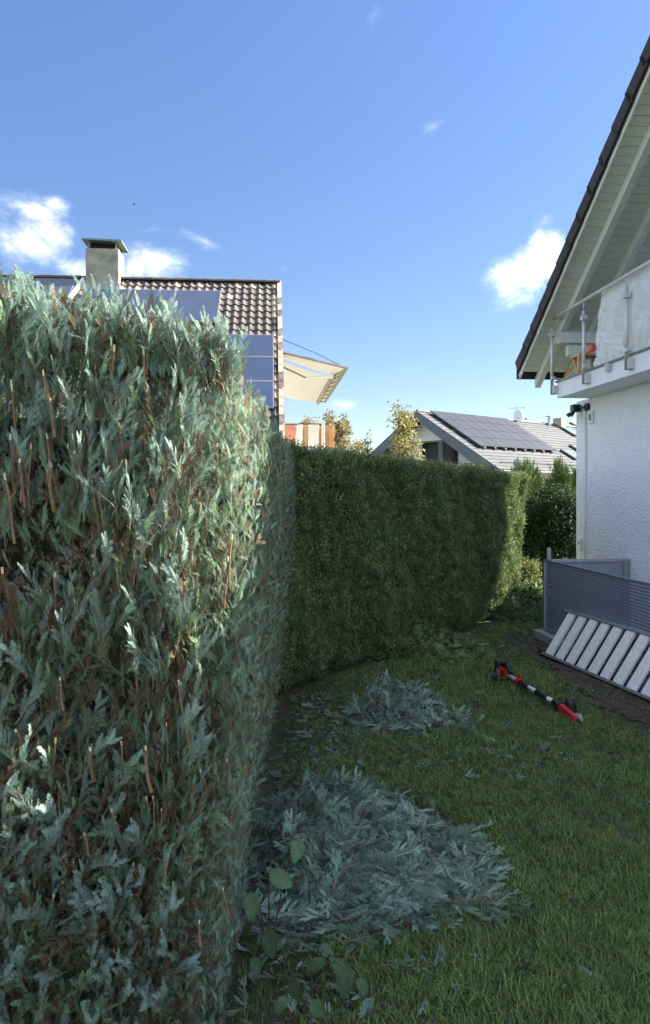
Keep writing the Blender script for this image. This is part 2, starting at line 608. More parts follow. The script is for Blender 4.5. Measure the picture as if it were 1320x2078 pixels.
def inpoly(x, y, poly):
    x = np.asarray(x)
    y = np.asarray(y)
    r = np.zeros(x.shape, bool)
    n = len(poly)
    for i in range(n):
        x1, y1 = poly[i]
        x2, y2 = poly[(i + 1) % n]
        c = ((y1 > y) != (y2 > y)) & (x < (x2 - x1) * (y - y1) / (y2 - y1 + 1e-12) + x1)
        r ^= c
    return r


def soil_sheet():
    b = MB()
    nx, ny = 90, 120
    xs = np.linspace(1.2, 4.3, nx)
    ys = np.linspace(3.6, 9.2, ny)
    X, Y = np.meshgrid(xs, ys)
    jit = 0.05 * np.sin(X * 19 + Y * 13) + 0.03 * np.sin(X * 41 - Y * 33)
    ins = inpoly(X + jit, Y + jit, soil_poly)
    Z = undul(X, Y) + 0.004 + np.where(ins, 0.008 * rng.random(X.shape), 0)
    b.v = [(float(X[j, i]), float(Y[j, i]), float(Z[j, i])) for j in range(ny) for i in range(nx)]
    for j in range(ny - 1):
        for i in range(nx - 1):
            if ins[j, i] and ins[j, i + 1] and ins[j + 1, i] and ins[j + 1, i + 1]:
                b.f.append((j * nx + i, j * nx + i + 1, (j + 1) * nx + i + 1, (j + 1) * nx + i))
    b.m = [0] * len(b.f)
    return b.obj('soil_strip', M['soil'], smooth=True, kind='structure')


soil_sheet()

# ================================================================== RIGHT HOUSE
HX, HYY = 3.325, 9.78                       # far corner of the wall
HROT = atan2(-0.9954, 0.0956)               # local x = along the wall towards the camera, local y = into the house
RS0, RS1 = -0.48, 7.30                      # eaves (local s)
EZ, TANR = 3.42, 0.685
RIDGE = (RS0 + RS1) / 2
RW = -0.61
house = thing('white_house', 'white rough-rendered house on the right with a dark tiled gable roof and wooden soffit', 'house', (HX, HYY, 0), HROT)


def roofz(s):
    return EZ + TANR * (min(s, 2 * RIDGE - s) - RS0)


S0, S1, WD = 0.0, 6.90, 8.5
b = MB()
# ground-floor walls as a shell with a real thickness
b.box((S0, 0, -0.6), (S1, 0.3, 2.85))
b.box((S0, 0.3, -0.6), (S0 + 0.3, WD, 2.85))
b.box((S1 - 0.3, 0.3, -0.6), (S1, WD, 2.85))
b.box((S0 + 0.3, WD - 0.3, -0.6), (S1 - 0.3, WD, 2.85))
b.obj('wall', M['stucco'], house)
# knee wall and recessed gable wall upstairs
b = MB()
g0 = 1.25
pts = [(S0 + 0.05, 3.06), (S1 - 0.05, 3.06), (S1 - 0.05, roofz(S1 - 0.05) - 0.30), (RIDGE, roofz(RIDGE) - 0.30), (S0 + 0.05, roofz(S0 + 0.05) - 0.30)]
b.add([(s, g0, z) for s, z in pts] + [(s, WD - 0.2, z) for s, z in pts],
      [tuple(range(5)), tuple(range(5, 10))[::-1]] + [(i, i + 5, (i + 1) % 5 + 5, (i + 1) % 5) for i in range(5)])
b.obj('gable_wall', M['stucco'], house)
b = MB()
b.box((0.0, 0.10, 3.06), (0.25, g0 - 0.01, 3.56))
b.obj('knee_wall', M['white'], house)
# balcony slab
b = MB()
b.box((0.367, -0.418, 2.852), (6.4, 1.24, 3.045))
bal = b.obj('balcony_slab', M['fascia'], house)
b = MB()
b.box((0.345, -0.44, 3.046), (6.42, 1.24, 3.066))
b.obj('balcony_edge_sheet', M['zinc'], bal)

# roof: dark outer skin, soffit boards below
roof = None
b = MB()
th = 0.06
for (sa, sb) in ((RS0, RIDGE), (RIDGE, RS1)):
    za, zb = roofz(sa), roofz(sb)
    b.hexa([(sa, RW + 0.02, za - th), (sb, RW + 0.02, zb - th), (sb, WD + 0.5, zb - th), (sa, WD + 0.5, za - th),
            (sa, RW + 0.02, za), (sb, RW + 0.02, zb), (sb, WD + 0.5, zb), (sa, WD + 0.5, za)])
roof = b.obj('roof', M['dark_tile'], house)
# courses of verge tiles at the rake, each one a piece
TL = 0.335
cs = 1 / sqrt(1 + TANR ** 2)
sn = TANR * cs
slopeL = (RIDGE - RS0) / cs
vt = MB()
vt.hexa([(-0.02, -0.035, -0.11), (TL + 0.03, -0.035, -0.125), (TL + 0.03, 0.30, -0.04), (-0.02, 0.30, -0.03),
         (-0.02, -0.035, 0.055), (TL + 0.03, -0.035, 0.028), (TL + 0.03, 0.30, 0.028), (-0.02, 0.30, 0.055)])
vt_me = vt.mesh('verge_tile', M['dark_tile'])
nt = int(slopeL / TL)
for k in range(nt):
    t = k * TL
    link('verge_tile', vt_me, roof, loc=(RS0 + t * cs, RW, EZ + t * sn), rot=(0, -atan2(sn, cs), 0))
for k in range(nt):
    t = k * TL
    o = link('verge_tile', vt_me, roof, loc=(RS1 - t * cs, RW, EZ + t * sn))
    o.rotation_euler = (0, atan2(sn, cs), 0)
    o.scale = (-1, 1, 1)
# the field of tiles behind the verge (not told apart from the garden)
b = MB()
for side in (0, 1):
    for k in range(nt):
        t0, t1 = k * TL, (k + 1) * TL + 0.03
        s0 = RS0 + t0 * cs if side == 0 else RS1 - t0 * cs
        s1 = RS0 + t1 * cs if side == 0 else RS1 - t1 * cs
        z0, z1 = EZ + t0 * sn, EZ + t1 * sn
        b.add([(s0, RW + 0.3, z0 + 0.05), (s1, RW + 0.3, z1 + 0.02), (s1, WD + 0.5, z1 + 0.02), (s0, WD + 0.5, z0 + 0.05),
               (s0, RW + 0.3, z0), (s0, WD + 0.5, z0)], [(0, 1, 2, 3), (0, 3, 5, 4)])
b.obj('tile_courses', M['dark_tile'], roof, kind='stuff')
# eave board and gutter
b = MB()
b.box((RS0 - 0.03, RW - 0.02, EZ - 0.20), (RS0 - 0.005, WD + 0.5, EZ - 0.02))
b.obj('eave_board', M['dark_tile'], roof)
# soffit boards (pieces): run away from the garden under the roof, far slope one by one
BWD = 0.105
sb_ = MB()
sb_.box((0.003, 0, -0.018), (BWD - 0.003, 3.4, 0))
sb_me = sb_.mesh('soffit_board', M['soffit'])
nb = int(slopeL / BWD)
SOFF = 0.118
for k in range(nb):
    t = k * BWD
    link('soffit_board', sb_me, roof, loc=(RS0 + t * cs + SOFF * sn, RW + 0.03, EZ + t * sn - SOFF * cs), rot=(0, -atan2(sn, cs), 0))
b = MB()
for k in range(nb):
    t0, t1 = k * BWD + 0.003, (k + 1) * BWD - 0.006
    sa, sb2 = RS1 - t0 * cs - SOFF * sn, RS1 - t1 * cs - SOFF * sn
    za, zb = EZ + t0 * sn - SOFF * cs, EZ + t1 * sn - SOFF * cs
    b.hexa([(sa, RW + 0.03, za - 0.018), (sb2, RW + 0.03, zb - 0.018), (sb2, 3.0, zb - 0.018), (sa, 3.0, za - 0.018),
            (sa, RW + 0.03, za), (sb2, RW + 0.03, zb), (sb2, 3.0, zb), (sa, 3.0, za)])
b.obj('soffit_boards_behind', M['soffit'], roof, kind='stuff')
# rafters along the slope
def rafter(w0, w1, dp, s_from=RS0 - 0.02):
    b = MB()
    s_a, s_b = s_from, RIDGE
    za, zb = roofz(s_a) - 0.17, roofz(s_b) - 0.17
    q = dp / cs
    b.hexa([(s_a, w0, za - q), (s_b, w0, zb - q), (s_b, w1, zb - q), (s_a, w1, za - q),
            (s_a, w0, za), (s_b, w0, zb), (s_b, w1, zb), (s_a, w1, za)])
    return bevel(b.obj('rafter', M['white'], roof), 0.006)


rafter(-0.375, -0.290, 0.11)
rafter(0.03, 0.115, 0.11)
rafter(0.60, 0.71, 0.13)
b = MB()      # barge lining, a thin pale strip under the verge
sa, sb2 = RS0 - 0.015, RIDGE
b.hexa([(sa, RW + 0.005, roofz(sa) - 0.20), (sb2, RW + 0.005, roofz(sb2) - 0.20), (sb2, RW + 0.028, roofz(sb2) - 0.20), (sa, RW + 0.028, roofz(sa) - 0.20),
        (sa, RW + 0.005, roofz(sa) - 0.125), (sb2, RW + 0.005, roofz(sb2) - 0.125), (sb2, RW + 0.028, roofz(sb2) - 0.125), (sa, RW + 0.028, roofz(sa) - 0.125)])
b.obj('barge_lining', M['white'], roof)
# purlin at the foot of the roof with its bracket
b = MB()
b.box((0.24, -0.37, 3.560), (0.36, 1.24, 3.70))
b.box((0.26, -0.26, 3.40), (0.34, 1.24, 3.53))
b.obj('purlin', M['white'], roof)
b = MB()
b.hexa([(0.27, 0.22, 3.05), (0.33, 0.22, 3.05), (0.33, 0.34, 3.05), (0.27, 0.34, 3.05),
        (0.27, -0.20, 3.395), (0.33, -0.20, 3.395), (0.33, 0.10, 3.395), (0.27, 0.10, 3.395)])
b.obj('bracket', M['white'], roof)

# railing on the balcony edge
rail = thing('balcony_railing', 'stainless steel balcony railing with slender posts and a round handrail', 'railing', (HX, HYY, 0), HROT)
RLW = -0.47
ZT = 3.86
b = MB()
b.tube([(0.22, RLW, ZT), (6.4, RLW, ZT)], 0.022, 12)
b.obj('handrail', M['steel'], rail, smooth=True)
b = MB()
b.tube([(0.34, RLW, ZT - 0.004), (0.34, 1.1, ZT - 0.004)], 0.012, 8)
pb = MB()
pb.tube([(0, 0, 2.90), (0, 0, 3.74)], 0.021, 10)
pb.tube([(0, 0, 3.74), (0, 0, ZT)], 0.008, 6)
post_me = pb.mesh('post', M['steel'], True)
cb = MB()
cb.box((-0.035, -0.03, -0.025), (0.035, 0.035, 0.025))
clip_me = cb.mesh('clip', M['steel'])
fb = MB()
fb.box((-0.02, 0.0, -0.05), (0.02, 0.05, 0.05))
fb.box((0.035, -0.01, -0.045), (0.075, 0.05, 0.055))
foot_me = fb.mesh('fixing_plate', M['steel'])
for k, s in enumerate((0.33, 1.24, 2.22, 3.20, 4.18, 5.16, 6.14)):
    p = link('post', post_me, rail, loc=(s, RLW, 0))
    link('clip', clip_me, p, loc=(0, 0, 3.66))
    link('clip', clip_me, p, loc=(0.03, 0, 3.10), scale=0.8)
    link('fixing_plate', foot_me, p, loc=(0, 0, 2.95))
for s in (1.75, 2.75, 3.7):
    link('fixing_plate', foot_me, rail, loc=(s, RLW + 0.005, 3.0), scale=0.8)
b = MB()
b.tube([(0.32, RLW, 3.10), (0.32, 0.2, 3.10)], 0.012, 6)
b.obj('side_rail', M['steel'], rail)

# plastic sheet hung over the railing
def plastic():
    b = MB()
    nx, nz = 260, 110
    s0, s1 = 1.56, 4.6
    sr = random.Random(5)
    from mathutils.noise import noise as nz3
    ph = [sr.uniform(0, 6) for _ in range(8)]
    for j in range(nz):
        v = j / (nz - 1)
        for i in range(nx):
            u = i / (nx - 1)
            left = 0.0 - 0.20 * v ** 1.4
            s = s0 + left * (1 - u) + (s1 - s0) * u
            z = ZT + 0.012 - v * (0.80)
            w = RLW + 0.045 - 0.012 * sin(v * 3.1)
            # folds: diagonals fanning from hanging points at the top
            f = 0
            for q, (cx) in enumerate((1.5, 2.25, 2.9, 3.6, 4.3)):
                dx = s - cx
                ang = math.atan2(dx, v * 0.8 + 0.06)
                f += 0.010 * sin(ang * 8 + ph[q]) * math.exp(-(dx * 1.6) ** 2) * min(1, v * 3)
            wv = nz3(Vector((s * 1.2, v * 1.4, 3.0)))
            for (fs_, fv_, am, of) in ((1.2, 7.0, 0.022, 0.0), (6.5, 1.6, 0.018, 9.0), (3.0, 14.0, 0.008, 5.0)):
                sa_, va_ = (s + v * 0.9, v - s * 0.55) if of != 9.0 else (s + v * 0.4, v)
                q_ = nz3(Vector((sa_ * fs_ + wv * 0.5, va_ * fv_ * 0.6, of)))
                f += am * (1 - min(1, abs(q_) * 2.6)) ** 2 * (0.35 + 0.65 * v)
            b.v.append((s, w + f, z))
    b.f = [(j * nx + i, j * nx + i + 1, (j + 1) * nx + i + 1, (j + 1) * nx + i) for j in range(nz - 1) for i in range(nx - 1)]
    b.m = [0] * len(b.f)
    o = b.obj('plastic_sheet', M['sheet'], smooth=True)
    o.location = (HX, HYY, 0)
    o.rotation_euler = (0, 0, HROT)
    tag(o, 'crumpled translucent plastic sheet hung over the steel balcony railing', 'plastic sheet')


plastic()

# small sawhorse-like stand with an orange bar on the balcony floor
st = thing('work_stand', 'wooden stand with an orange bar on the far corner of the balcony', 'stand', (HX, HYY, 3.07), HROT)
b = MB()
for (x, y, dx, dy) in ((0.62, -0.30, 0.06, 0.02), (0.72, -0.12, -0.04, 0.03), (0.80, -0.32, 0.05, -0.03)):
    q = MB()
    q.hexa([(x - .02 + dx, y - .02 + dy, 0), (x + .02 + dx, y - .02 + dy, 0), (x + .02 + dx, y + .02 + dy, 0), (x - .02 + dx, y + .02 + dy, 0),
            (x - .02, y - .02, .24), (x + .02, y - .02, .24), (x + .02, y + .02, .24), (x - .02, y + .02, .24)])
    q.obj('leg', M['rawwood'], st)
b = MB()
b.box((0.58, -0.34, 0.24), (0.84, -0.08, 0.27))
b.obj('top_board', M['rawwood'], st)
b = MB()
b.tube([(0.05, -0.18, 0.12), (1.28, -0.38, 0.25)], 0.013, 8)
b.box((1.20, -0.40, 0.21), (1.29, -0.35, 0.28))
b.obj('orange_bar', M['orange'], st)

# wall fittings
fl = thing('floodlight', 'black twin wall lamp on the white wall under the balcony corner', 'lamp', (HX, HYY, 0), HROT)
b = MB()
b.tube([(0.36, -0.005, 2.745), (0.36, -0.04, 2.745)], 0.05, 12)
b.obj('wall_plate', M['black'], fl)
b = MB()
b.tube([(0.36, -0.04, 2.745), (0.20, -0.06, 2.745)], 0.012, 8)
b.obj('arm', M['black'], fl)
b = MB()
b.box((0.08, -0.13, 2.70), (0.20, -0.02, 2.80))
bevel(b.obj('lamp_body', M['black'], fl), 0.02)
b = MB()
b.tube([(0.10, -0.12, 2.69), (0.09, -0.16, 2.655)], [0.022, 0.03], 10)
b.tube([(0.18, -0.12, 2.69), (0.19, -0.16, 2.655)], [0.022, 0.03], 10)
b.obj('lamp_head', M['black'], fl)
tb = thing('wall_socket_box', 'small pale box with two dark slots under the black wall lamp', 'box', (HX, HYY, 0), HROT)
b = MB()
b.box((0.40, -0.03, 2.52), (0.52, -0.002, 2.68))
bevel(b.obj('housing', M['white'], tb), 0.01)
for s in (0.435, 0.475):
    b = MB()
    b.box((s, -0.033, 2.56), (s + 0.018, -0.0305, 2.64))
    b.obj('slot', M['dark'], tb)
cd = MB()
cd.tube([(0.30, -0.016, 0.05), (0.30, -0.016, 2.72)], 0.012, 8)
o = cd.obj('conduit', M['white'], smooth=True)
o.location = (HX, HYY, 0)
o.rotation_euler = (0, 0, HROT)
tag(o, 'thin white cable conduit running down the house wall below the black lamp', 'conduit')
so = thing('outdoor_socket', 'small white socket low on the house wall near the corner', 'socket', (HX, HYY, 0), HROT)
b = MB()
b.box((0.12, -0.04, 0.90), (0.20, -0.002, 1.06))
bevel(b.obj('housing', M['white'], so), 0.01)
b = MB()
b.box((0.14, -0.045, 0.98), (0.18, -0.0405, 1.02))
b.obj('cover', M['grey_plastic'], so)

# ================================================================== STAIRWELL FENCE
# local frame: x along the fence towards the camera, y towards the house
FC = G(1106, 1279, 0.10)
FC = Vector((FC.x, FC.y, 0))
fence = thing('perforated_fence', 'blue grey perforated metal fence on a concrete kerb beside the house', 'fence', (FC.x, FC.y, 0), HROT)
FL = 4.4
PH0, PH1 = 0.11, 0.90
b = MB()
b.box((-0.10, -0.10, -0.2), (FL, 0.06, 0.10))
b.box((-0.10, 0.06, -0.2), (0.06, 1.0, 0.10))
bevel(b.obj('kerb', M['concrete'], fence), 0.01)


def perf_panel(x0, x1, z0, z1, pitch=0.0285, hole=0.0155):
    """sheet with square holes, really cut out"""
    b = MB()
    nx = int((x1 - x0) / pitch)
    nz = int((z1 - z0) / pitch)
    px = (x1 - x0) / nx
    pz = (z1 - z0) / nz
    mx_, mz = (px - hole) / 2, (pz - hole * 0.9) / 2
    for j in range(nz + 1):                 # horizontal webs
        za = z0 + j * pz - (mz if j else 0)
        zb = z0 + j * pz + (mz if j < nz else 0)
        b.box((x0, -0.0015, za), (x1, 0.0015, zb))
    for i in range(nx + 1):                 # vertical webs between them, set a hair back
        xa = x0 + i * px - (mx_ if i else 0)
        xb = x0 + i * px + (mx_ if i < nx else 0)
        b.box((xa, -0.0008, z0 + 0.001), (xb, 0.0008, z1 - 0.001))
    return b


fx = [0.0, 2.25, 4.36]
for i in range(2):
    pnl = perf_panel(fx[i] + 0.03, fx[i + 1] - 0.012, PH0 + 0.015, PH1 - 0.02).obj('perforated_panel', M['perf'], fence)
    b = MB()
    b.box((fx[i] + 0.02, -0.012, PH1 - 0.02), (fx[i + 1] - 0.002, 0.012, PH1))
    b.box((fx[i] + 0.02, -0.012, PH0), (fx[i + 1] - 0.002, 0.012, PH0 + 0.015))
    b.obj('edge_rail', M['perf'], pnl)
for i, x in enumerate(fx):
    b = MB()
    b.box((x - 0.016, 0.013 if i else -0.016, 0.10), (x + 0.016, 0.045, PH1 - 0.004))
    b.obj('post', M['alu'] if i == 0 else M['perf'], fence)
# return side towards the wall
b = MB()
b.box((0.04, 0.05, PH0 + 0.02), (0.045, 0.99, PH1 - 0.03))
b.obj('solid_panel', M['perf_light'], fence)
b = MB()
b.box((0.028, 0.05, PH1 - 0.028), (0.062, 1.0, PH1 + 0.004))
b.obj('top_rail', M['alu'], fence)
b = MB()
b.box((0.03, 0.90, 0.10), (0.07, 0.94, PH1 - 0.03))
b.obj('wall_post', M['perf_light'], fence)
b = MB()
b.box((0.0, 0.02, PH1), (0.03, 0.06, 1.03))
b.obj('post_stub', M['alu'], fence)

# the well behind it: retaining floor so that nothing is hollow
b = MB()
b.box((0.06, 0.061, -0.6), (4.3, 0.98, -0.5))
b.obj('stairwell_floor', M['concrete'], kind='structure', loc=(FC.x, FC.y, 0), rot=(0, 0, HROT))

# ================================================================== LADDER
lad = thing('step_ladder', 'aluminium step ladder with wide white treads leaning on its side against the perforated fence', 'ladder')
BA, BB = G(1103, 1327, 0.02), G(1320, 1420, 0.02)
dl = (BB - BA).normalized()
TA = P(1163, 1243, 7.32)
lean = (TA - (BA + dl * 0.26))
lean_n = lean.normalized()
W_ = lean.length
LL = 3.6
nl = dl.cross(lean_n).normalized()
if nl.x > 0:
    nl = -nl      # towards the garden


def LP(a, c, n):
    """a along the ladder, c across (0 = on the ground, 1 = upper rail), n out of its face"""
    return BA + dl * a + lean_n * (c * W_ + 0.10 * 0) + nl * n


def bar(a0, a1, c0, c1, n0, n1, sk=0.17):
    k = lambda c: sk * c
    b = MB()
    b.hexa([LP(a0 + k(c0), c0, n0), LP(a1 + k(c0), c0, n0), LP(a1 + k(c0), c0, n1), LP(a0 + k(c0), c0, n1),
            LP(a0 + k(c1), c1, n0), LP(a1 + k(c1), c1, n0), LP(a1 + k(c1), c1, n1), LP(a0 + k(c1), c1, n1)])
    return b


bevel(bar(0, LL, -0.02, 0.035, -0.045, 0.045).obj('rail', M['alu'], lad), 0.004)
bevel(bar(0, LL, 0.965, 1.02, -0.045, 0.045).obj('rail', M['alu'], lad), 0.004)
# second section folded behind
bevel(bar(0.05, LL, 0.985, 1.035, -0.13, -0.055).obj('back_rail', M['alu'], lad), 0.004)
bevel(bar(0.30, LL, 0.02, 0.07, -0.13, -0.055).obj('back_rail', M['black'], lad), 0.004)
STEP = 0.190
for k in range(17):
    a = 0.075 + k * STEP
    t = bar(a, a + 0.118, 0.036, 0.964, 0.008, 0.034).obj('tread', M['tread'], lad)
    bevel(t, 0.003)
    g = MB()
    for q in range(4):
        aa = a + 0.014 + q * 0.026
        gg = bar(aa, aa + 0.010, 0.05, 0.95, 0.0345, 0.0385)
        g.add(gg.v, gg.f)
    g.obj('grip_ridge', M['tread'], t)
for k in range(16):
    a = 0.075 + 0.124 + k * STEP
    t = bar(a, a + 0.034, 0.06, 0.95, -0.035, -0.010).obj('back_tread', M['alu'], lad)
b = bar(-0.03, 0.03, -0.03, 0.045, -0.05, 0.05)
b.obj('foot_cap', M['black'], lad)

# ================================================================== POLE TOOL on the lawn
tp0, tp1 = G(1014, 1362, 0.05), G(1160, 1448, 0.05)
td = (tp1 - tp0)
TLN = td.length
trot = atan2(td.y, td.x)
tool = thing('pole_trimmer', 'red and black cordless pole trimmer lying on the lawn', 'garden tool', (tp0.x, tp0.y, 0.0), trot)
L_ = TLN


def part(name, m, fn, bev=0.006, smooth=False, parent=tool):
    b = MB()
    fn(b)
    o = b.obj(name, m, parent, smooth=smooth)
    if bev:
        bevel(o, bev, 2)
    return o


part('battery', M['black'], lambda b: b.box((-0.02, -0.045, 0.045), (0.07, 0.055, 0.15)), 0.012)
body = part('motor_housing', M['red'], lambda b: (b.hexa([(0.0, -0.05, 0.02), (0.20, -0.035, 0.02), (0.20, 0.035, 0.02), (0.0, 0.05, 0.02),
                                                  (0.02, -0.045, 0.11), (0.20, -0.025, 0.10), (0.20, 0.025, 0.10), (0.02, 0.045, 0.11)])), 0.016)
part('vent_panel', M['grey_plastic'], lambda b: b.box((0.05, -0.052, 0.04), (0.11, -0.046, 0.09)), 0.003, parent=body)
part('trigger_guard', M['black'], lambda b: b.tube([(0.07, -0.04, 0.03), (0.12, -0.12, 0.03), (0.20, -0.12, 0.03), (0.25, -0.03, 0.05)], 0.016, 8), 0, True)
part('rear_handle', M['black'], lambda b: b.tube([(0.03, 0.0, 0.12), (0.14, 0.01, 0.145), (0.24, 0, 0.09)], [0.022, 0.02, 0.02], 8), 0, True)
part('tube', M['white'], lambda b: b.tube([(0.18, 0, 0.06), (L_ - 0.18, 0, 0.06)], 0.0165, 12), 0, True)
part('collar', M['red'], lambda b: (b.tube([(0.385, 0, 0.06), (0.435, 0, 0.06)], 0.032, 10), b.box((0.39, 0.0, 0.06), (0.425, 0.03, 0.115))), 0.004)
part('grip', M['black'], lambda b: b.tube([(0.436, 0, 0.06), (0.60, 0, 0.06)], 0.023, 12), 0, True)
part('grip', M['black'], lambda b: b.tube([(0.74, 0, 0.06), (0.93, 0, 0.06)], [0.024, 0.020], 12), 0, True)
part('swivel_joint', M['black'], lambda b: (b.tube([(L_ - 0.27, 0, 0.06), (L_ - 0.15, -0.01, 0.055)], [0.024, 0.034], 10), b.tube([(L_ - 0.18, -0.035, 0.055), (L_ - 0.18, 0.035, 0.055)], 0.034, 12)), 0.004)
part('head_cover', M['black'], lambda b: (b.tube([(L_ - 0.12, 0.055, 0.03), (L_ - 0.12, 0.055, 0.10), (L_ - 0.12, 0.055, 0.125)], [0.046, 0.044, 0.026], 14)), 0.006)
part('head_housing', M['red'], lambda b: b.hexa([(L_ - 0.15, -0.04, 0.015), (L_ + 0.10, -0.035, 0.015), (L_ + 0.10, 0.02, 0.015), (L_ - 0.15, 0.035, 0.015),
                                              (L_ - 0.14, -0.03, 0.085), (L_ + 0.09, -0.02, 0.055), (L_ + 0.09, 0.01, 0.055), (L_ - 0.14, 0.02, 0.085)]), 0.012)
part('guard', M['grey_plastic'], lambda b: b.hexa([(L_ - 0.04, 0.03, 0.02), (L_ + 0.11, 0.015, 0.02), (L_ + 0.11, 0.03, 0.02), (L_ - 0.04, 0.10, 0.02),
                                                (L_ - 0.04, 0.03, 0.035), (L_ + 0.11, 0.015, 0.03), (L_ + 0.11, 0.03, 0.03), (L_ - 0.04, 0.10, 0.035)]), 0.003)
part('blade_tip', M['black'], lambda b: b.hexa([(L_ + 0.09, -0.02, 0.02), (L_ + 0.16, -0.004, 0.02), (L_ + 0.16, 0.004, 0.02), (L_ + 0.09, 0.01, 0.02),
                                             (L_ + 0.09, -0.02, 0.045), (L_ + 0.16, -0.004, 0.028), (L_ + 0.16, 0.004, 0.028), (L_ + 0.09, 0.01, 0.045)]), 0.002)

# ================================================================== LEFT HOUSE (tiled roof behind the near hedge)
# local frame: x along the ridge to the right, y away from the camera, origin at the right end of the ridge
LR = P(567, 574, 20.5)
LROT = atan2(0.072, 0.9974)
lh = thing('tiled_house', 'neighbouring house behind the near hedge with brown pantile roof, solar panels and a chimney', 'house', (LR.x, LR.y, 0), LROT)
RZ = LR.z
LA = radians(40)
lc, ls = cos(LA), sin(LA)


def LQ(x, t, n=0.0):
    """point of the roof: x along the ridge, t down the slope, n above it"""
    return Vector((x, -t * lc - n * ls, RZ - t * ls + n * lc))


LSLOPE = 7.6
XL = -11.5
b = MB()
b.hexa([LQ(XL, LSLOPE, -0.16), LQ(0.0, LSLOPE, -0.16), LQ(0.0, 0, -0.16), LQ(XL, 0, -0.16),
        LQ(XL, LSLOPE, -0.045), LQ(0.0, LSLOPE, -0.045), LQ(0.0, 0, -0.045), LQ(XL, 0, -0.045)])
bk = [Vector((p[0], -p[1], p[2])) for p in (LQ(XL, LSLOPE, -0.16), LQ(0, LSLOPE, -0.16), LQ(0, 0.02, -0.16), LQ(XL, 0.02, -0.16),
                                            LQ(XL, LSLOPE, -0.045), LQ(0, LSLOPE, -0.045), LQ(0, 0.02, -0.045), LQ(XL, 0.02, -0.045))]
b.hexa(bk)
lroof = b.obj('roof', M['dark'], lh)
yE = LSLOPE * lc - 0.5
zE = RZ - LSLOPE * ls + 0.25
b = MB()
xw = -0.42
prof = [(-yE, -0.1), (yE, -0.1), (yE, zE), (0, RZ - 0.35), (-yE, zE)]
b.add([(xw, y, z) for y, z in prof] + [(XL + 0.3, y, z) for y, z in prof],
      [tuple(range(5)), tuple(range(5, 10))[::-1]] + [(i, i + 5, (i + 1) % 5 + 5, (i + 1) % 5) for i in range(5)])
b.obj('wall', M['farwall'], lh)

TWD, THT = 0.205, 0.345


def pantile(w=TWD, h=THT):
    """one S-shaped clay tile, in the frame x across, y up the slope, z off the roof"""
    b = MB()
    n = 7
    top, bot = [], []
    for j, (yy, lift) in enumerate(((-0.02, 0.050), (h, 0.012))):
        for i in range(n):
            u = i / (n - 1)
            z = lift + 0.034 * (0.5 - 0.5 * cos(2 * pi * min(u / 0.62, 1))) - 0.010 * sin(pi * max(0, (u - 0.6) / 0.4))
            top.append((u * (w + 0.008), yy, z))
    for i in range(n):
        bot.append((top[i][0], -0.02, top[i][2] - 0.035))
    v = top + bot
    f = [(i, i + 1, n + i + 1, n + i) for i in range(n - 1)] + [(2 * n + i, 2 * n + i + 1, i + 1, i) for i in range(n - 1)]
    b.add(v, f)
    return b


tile_me = pantile().mesh('roof_tile', M['tile_brown'])
tile_pale_me = pantile().mesh('roof_tile_pale', M['tile_pale'])
slope_rot = (LA, 0, 0)
# solar panels (x0, x1, t0, t1) in roof coordinates
panels = []
for k in range(3):
    x1_ = -1.55 - k * 1.19
    panels.append((x1_ - 1.17, x1_, 0.84, 2.60))
for k in range(3):
    panels.append((-2.0, -0.16, 3.24 + k * 1.06, 3.24 + k * 1.06 + 1.045))
for k in range(4):
    x1_ = -5.42 - k * 1.72
    panels.append((x1_ - 1.70, x1_, 0.28, 1.35))


def under_panel(x, t):
    for (a, c, d, e) in panels:
        if a - 0.05 < x and x + TWD < c + 0.05 and d - 0.02 < t - THT and t < e + 0.02:
            return True
    return False


tilecount = 0
rest = MB()
ncol = int(-XL / TWD)
nrow = int(LSLOPE / THT)
cands = []
for i in range(ncol):
    x = -(i + 1) * TWD
    for j in range(nrow):
        t = (j + 1) * THT
        if under_panel(x, t):
            continue
        wp = Matrix.Rotation(LROT, 3, 'Z') @ LQ(x, t - THT / 2)
        wx, wy, wz = wp.x + LR.x, wp.y + LR.y, wp.z
        pxx = 660 + F * wx / wy
        pyy = HY - F * (wz - CAMH) / wy
        vis = pxx > -15 and not (pxx < 515 and pyy > 592 + max(0, pxx) * 0.125) and pyy < 850
        cands.append((0 if vis else 1, -(x * x * 0 + j), x, t, pyy))
vis_list = [c for c in cands if c[0] == 0]
vis_list.sort(key=lambda c: c[4])
keep = set((c[2], c[3]) for c in vis_list[:300])
for c in cands:
    x, t = c[2], c[3]
    pale = (t < THT * 1.5 and -6.2 < x < -4.6 and random.random() < 0.75) or (abs(x + TWD) < 0.01 and random.random() < 0.55) or random.random() < 0.03  # pale ones by the chimney are painted sun highlights
    if (x, t) in keep:
        o = link('roof_tile', tile_pale_me if pale else tile_me, lroof, loc=LQ(x, t, -0.045), rot=(LA, 0, random.uniform(-0.01, 0.01)))
    else:
        R = Matrix.Translation(LQ(x, t, -0.045)) @ Matrix.Rotation(LA, 4, 'X')
        q = pantile()
        rest.add([R @ Vector(p) for p in q.v], q.f)
rest.obj('roof_tiles_behind_hedge', M['tile_brown'], lroof, kind='stuff')
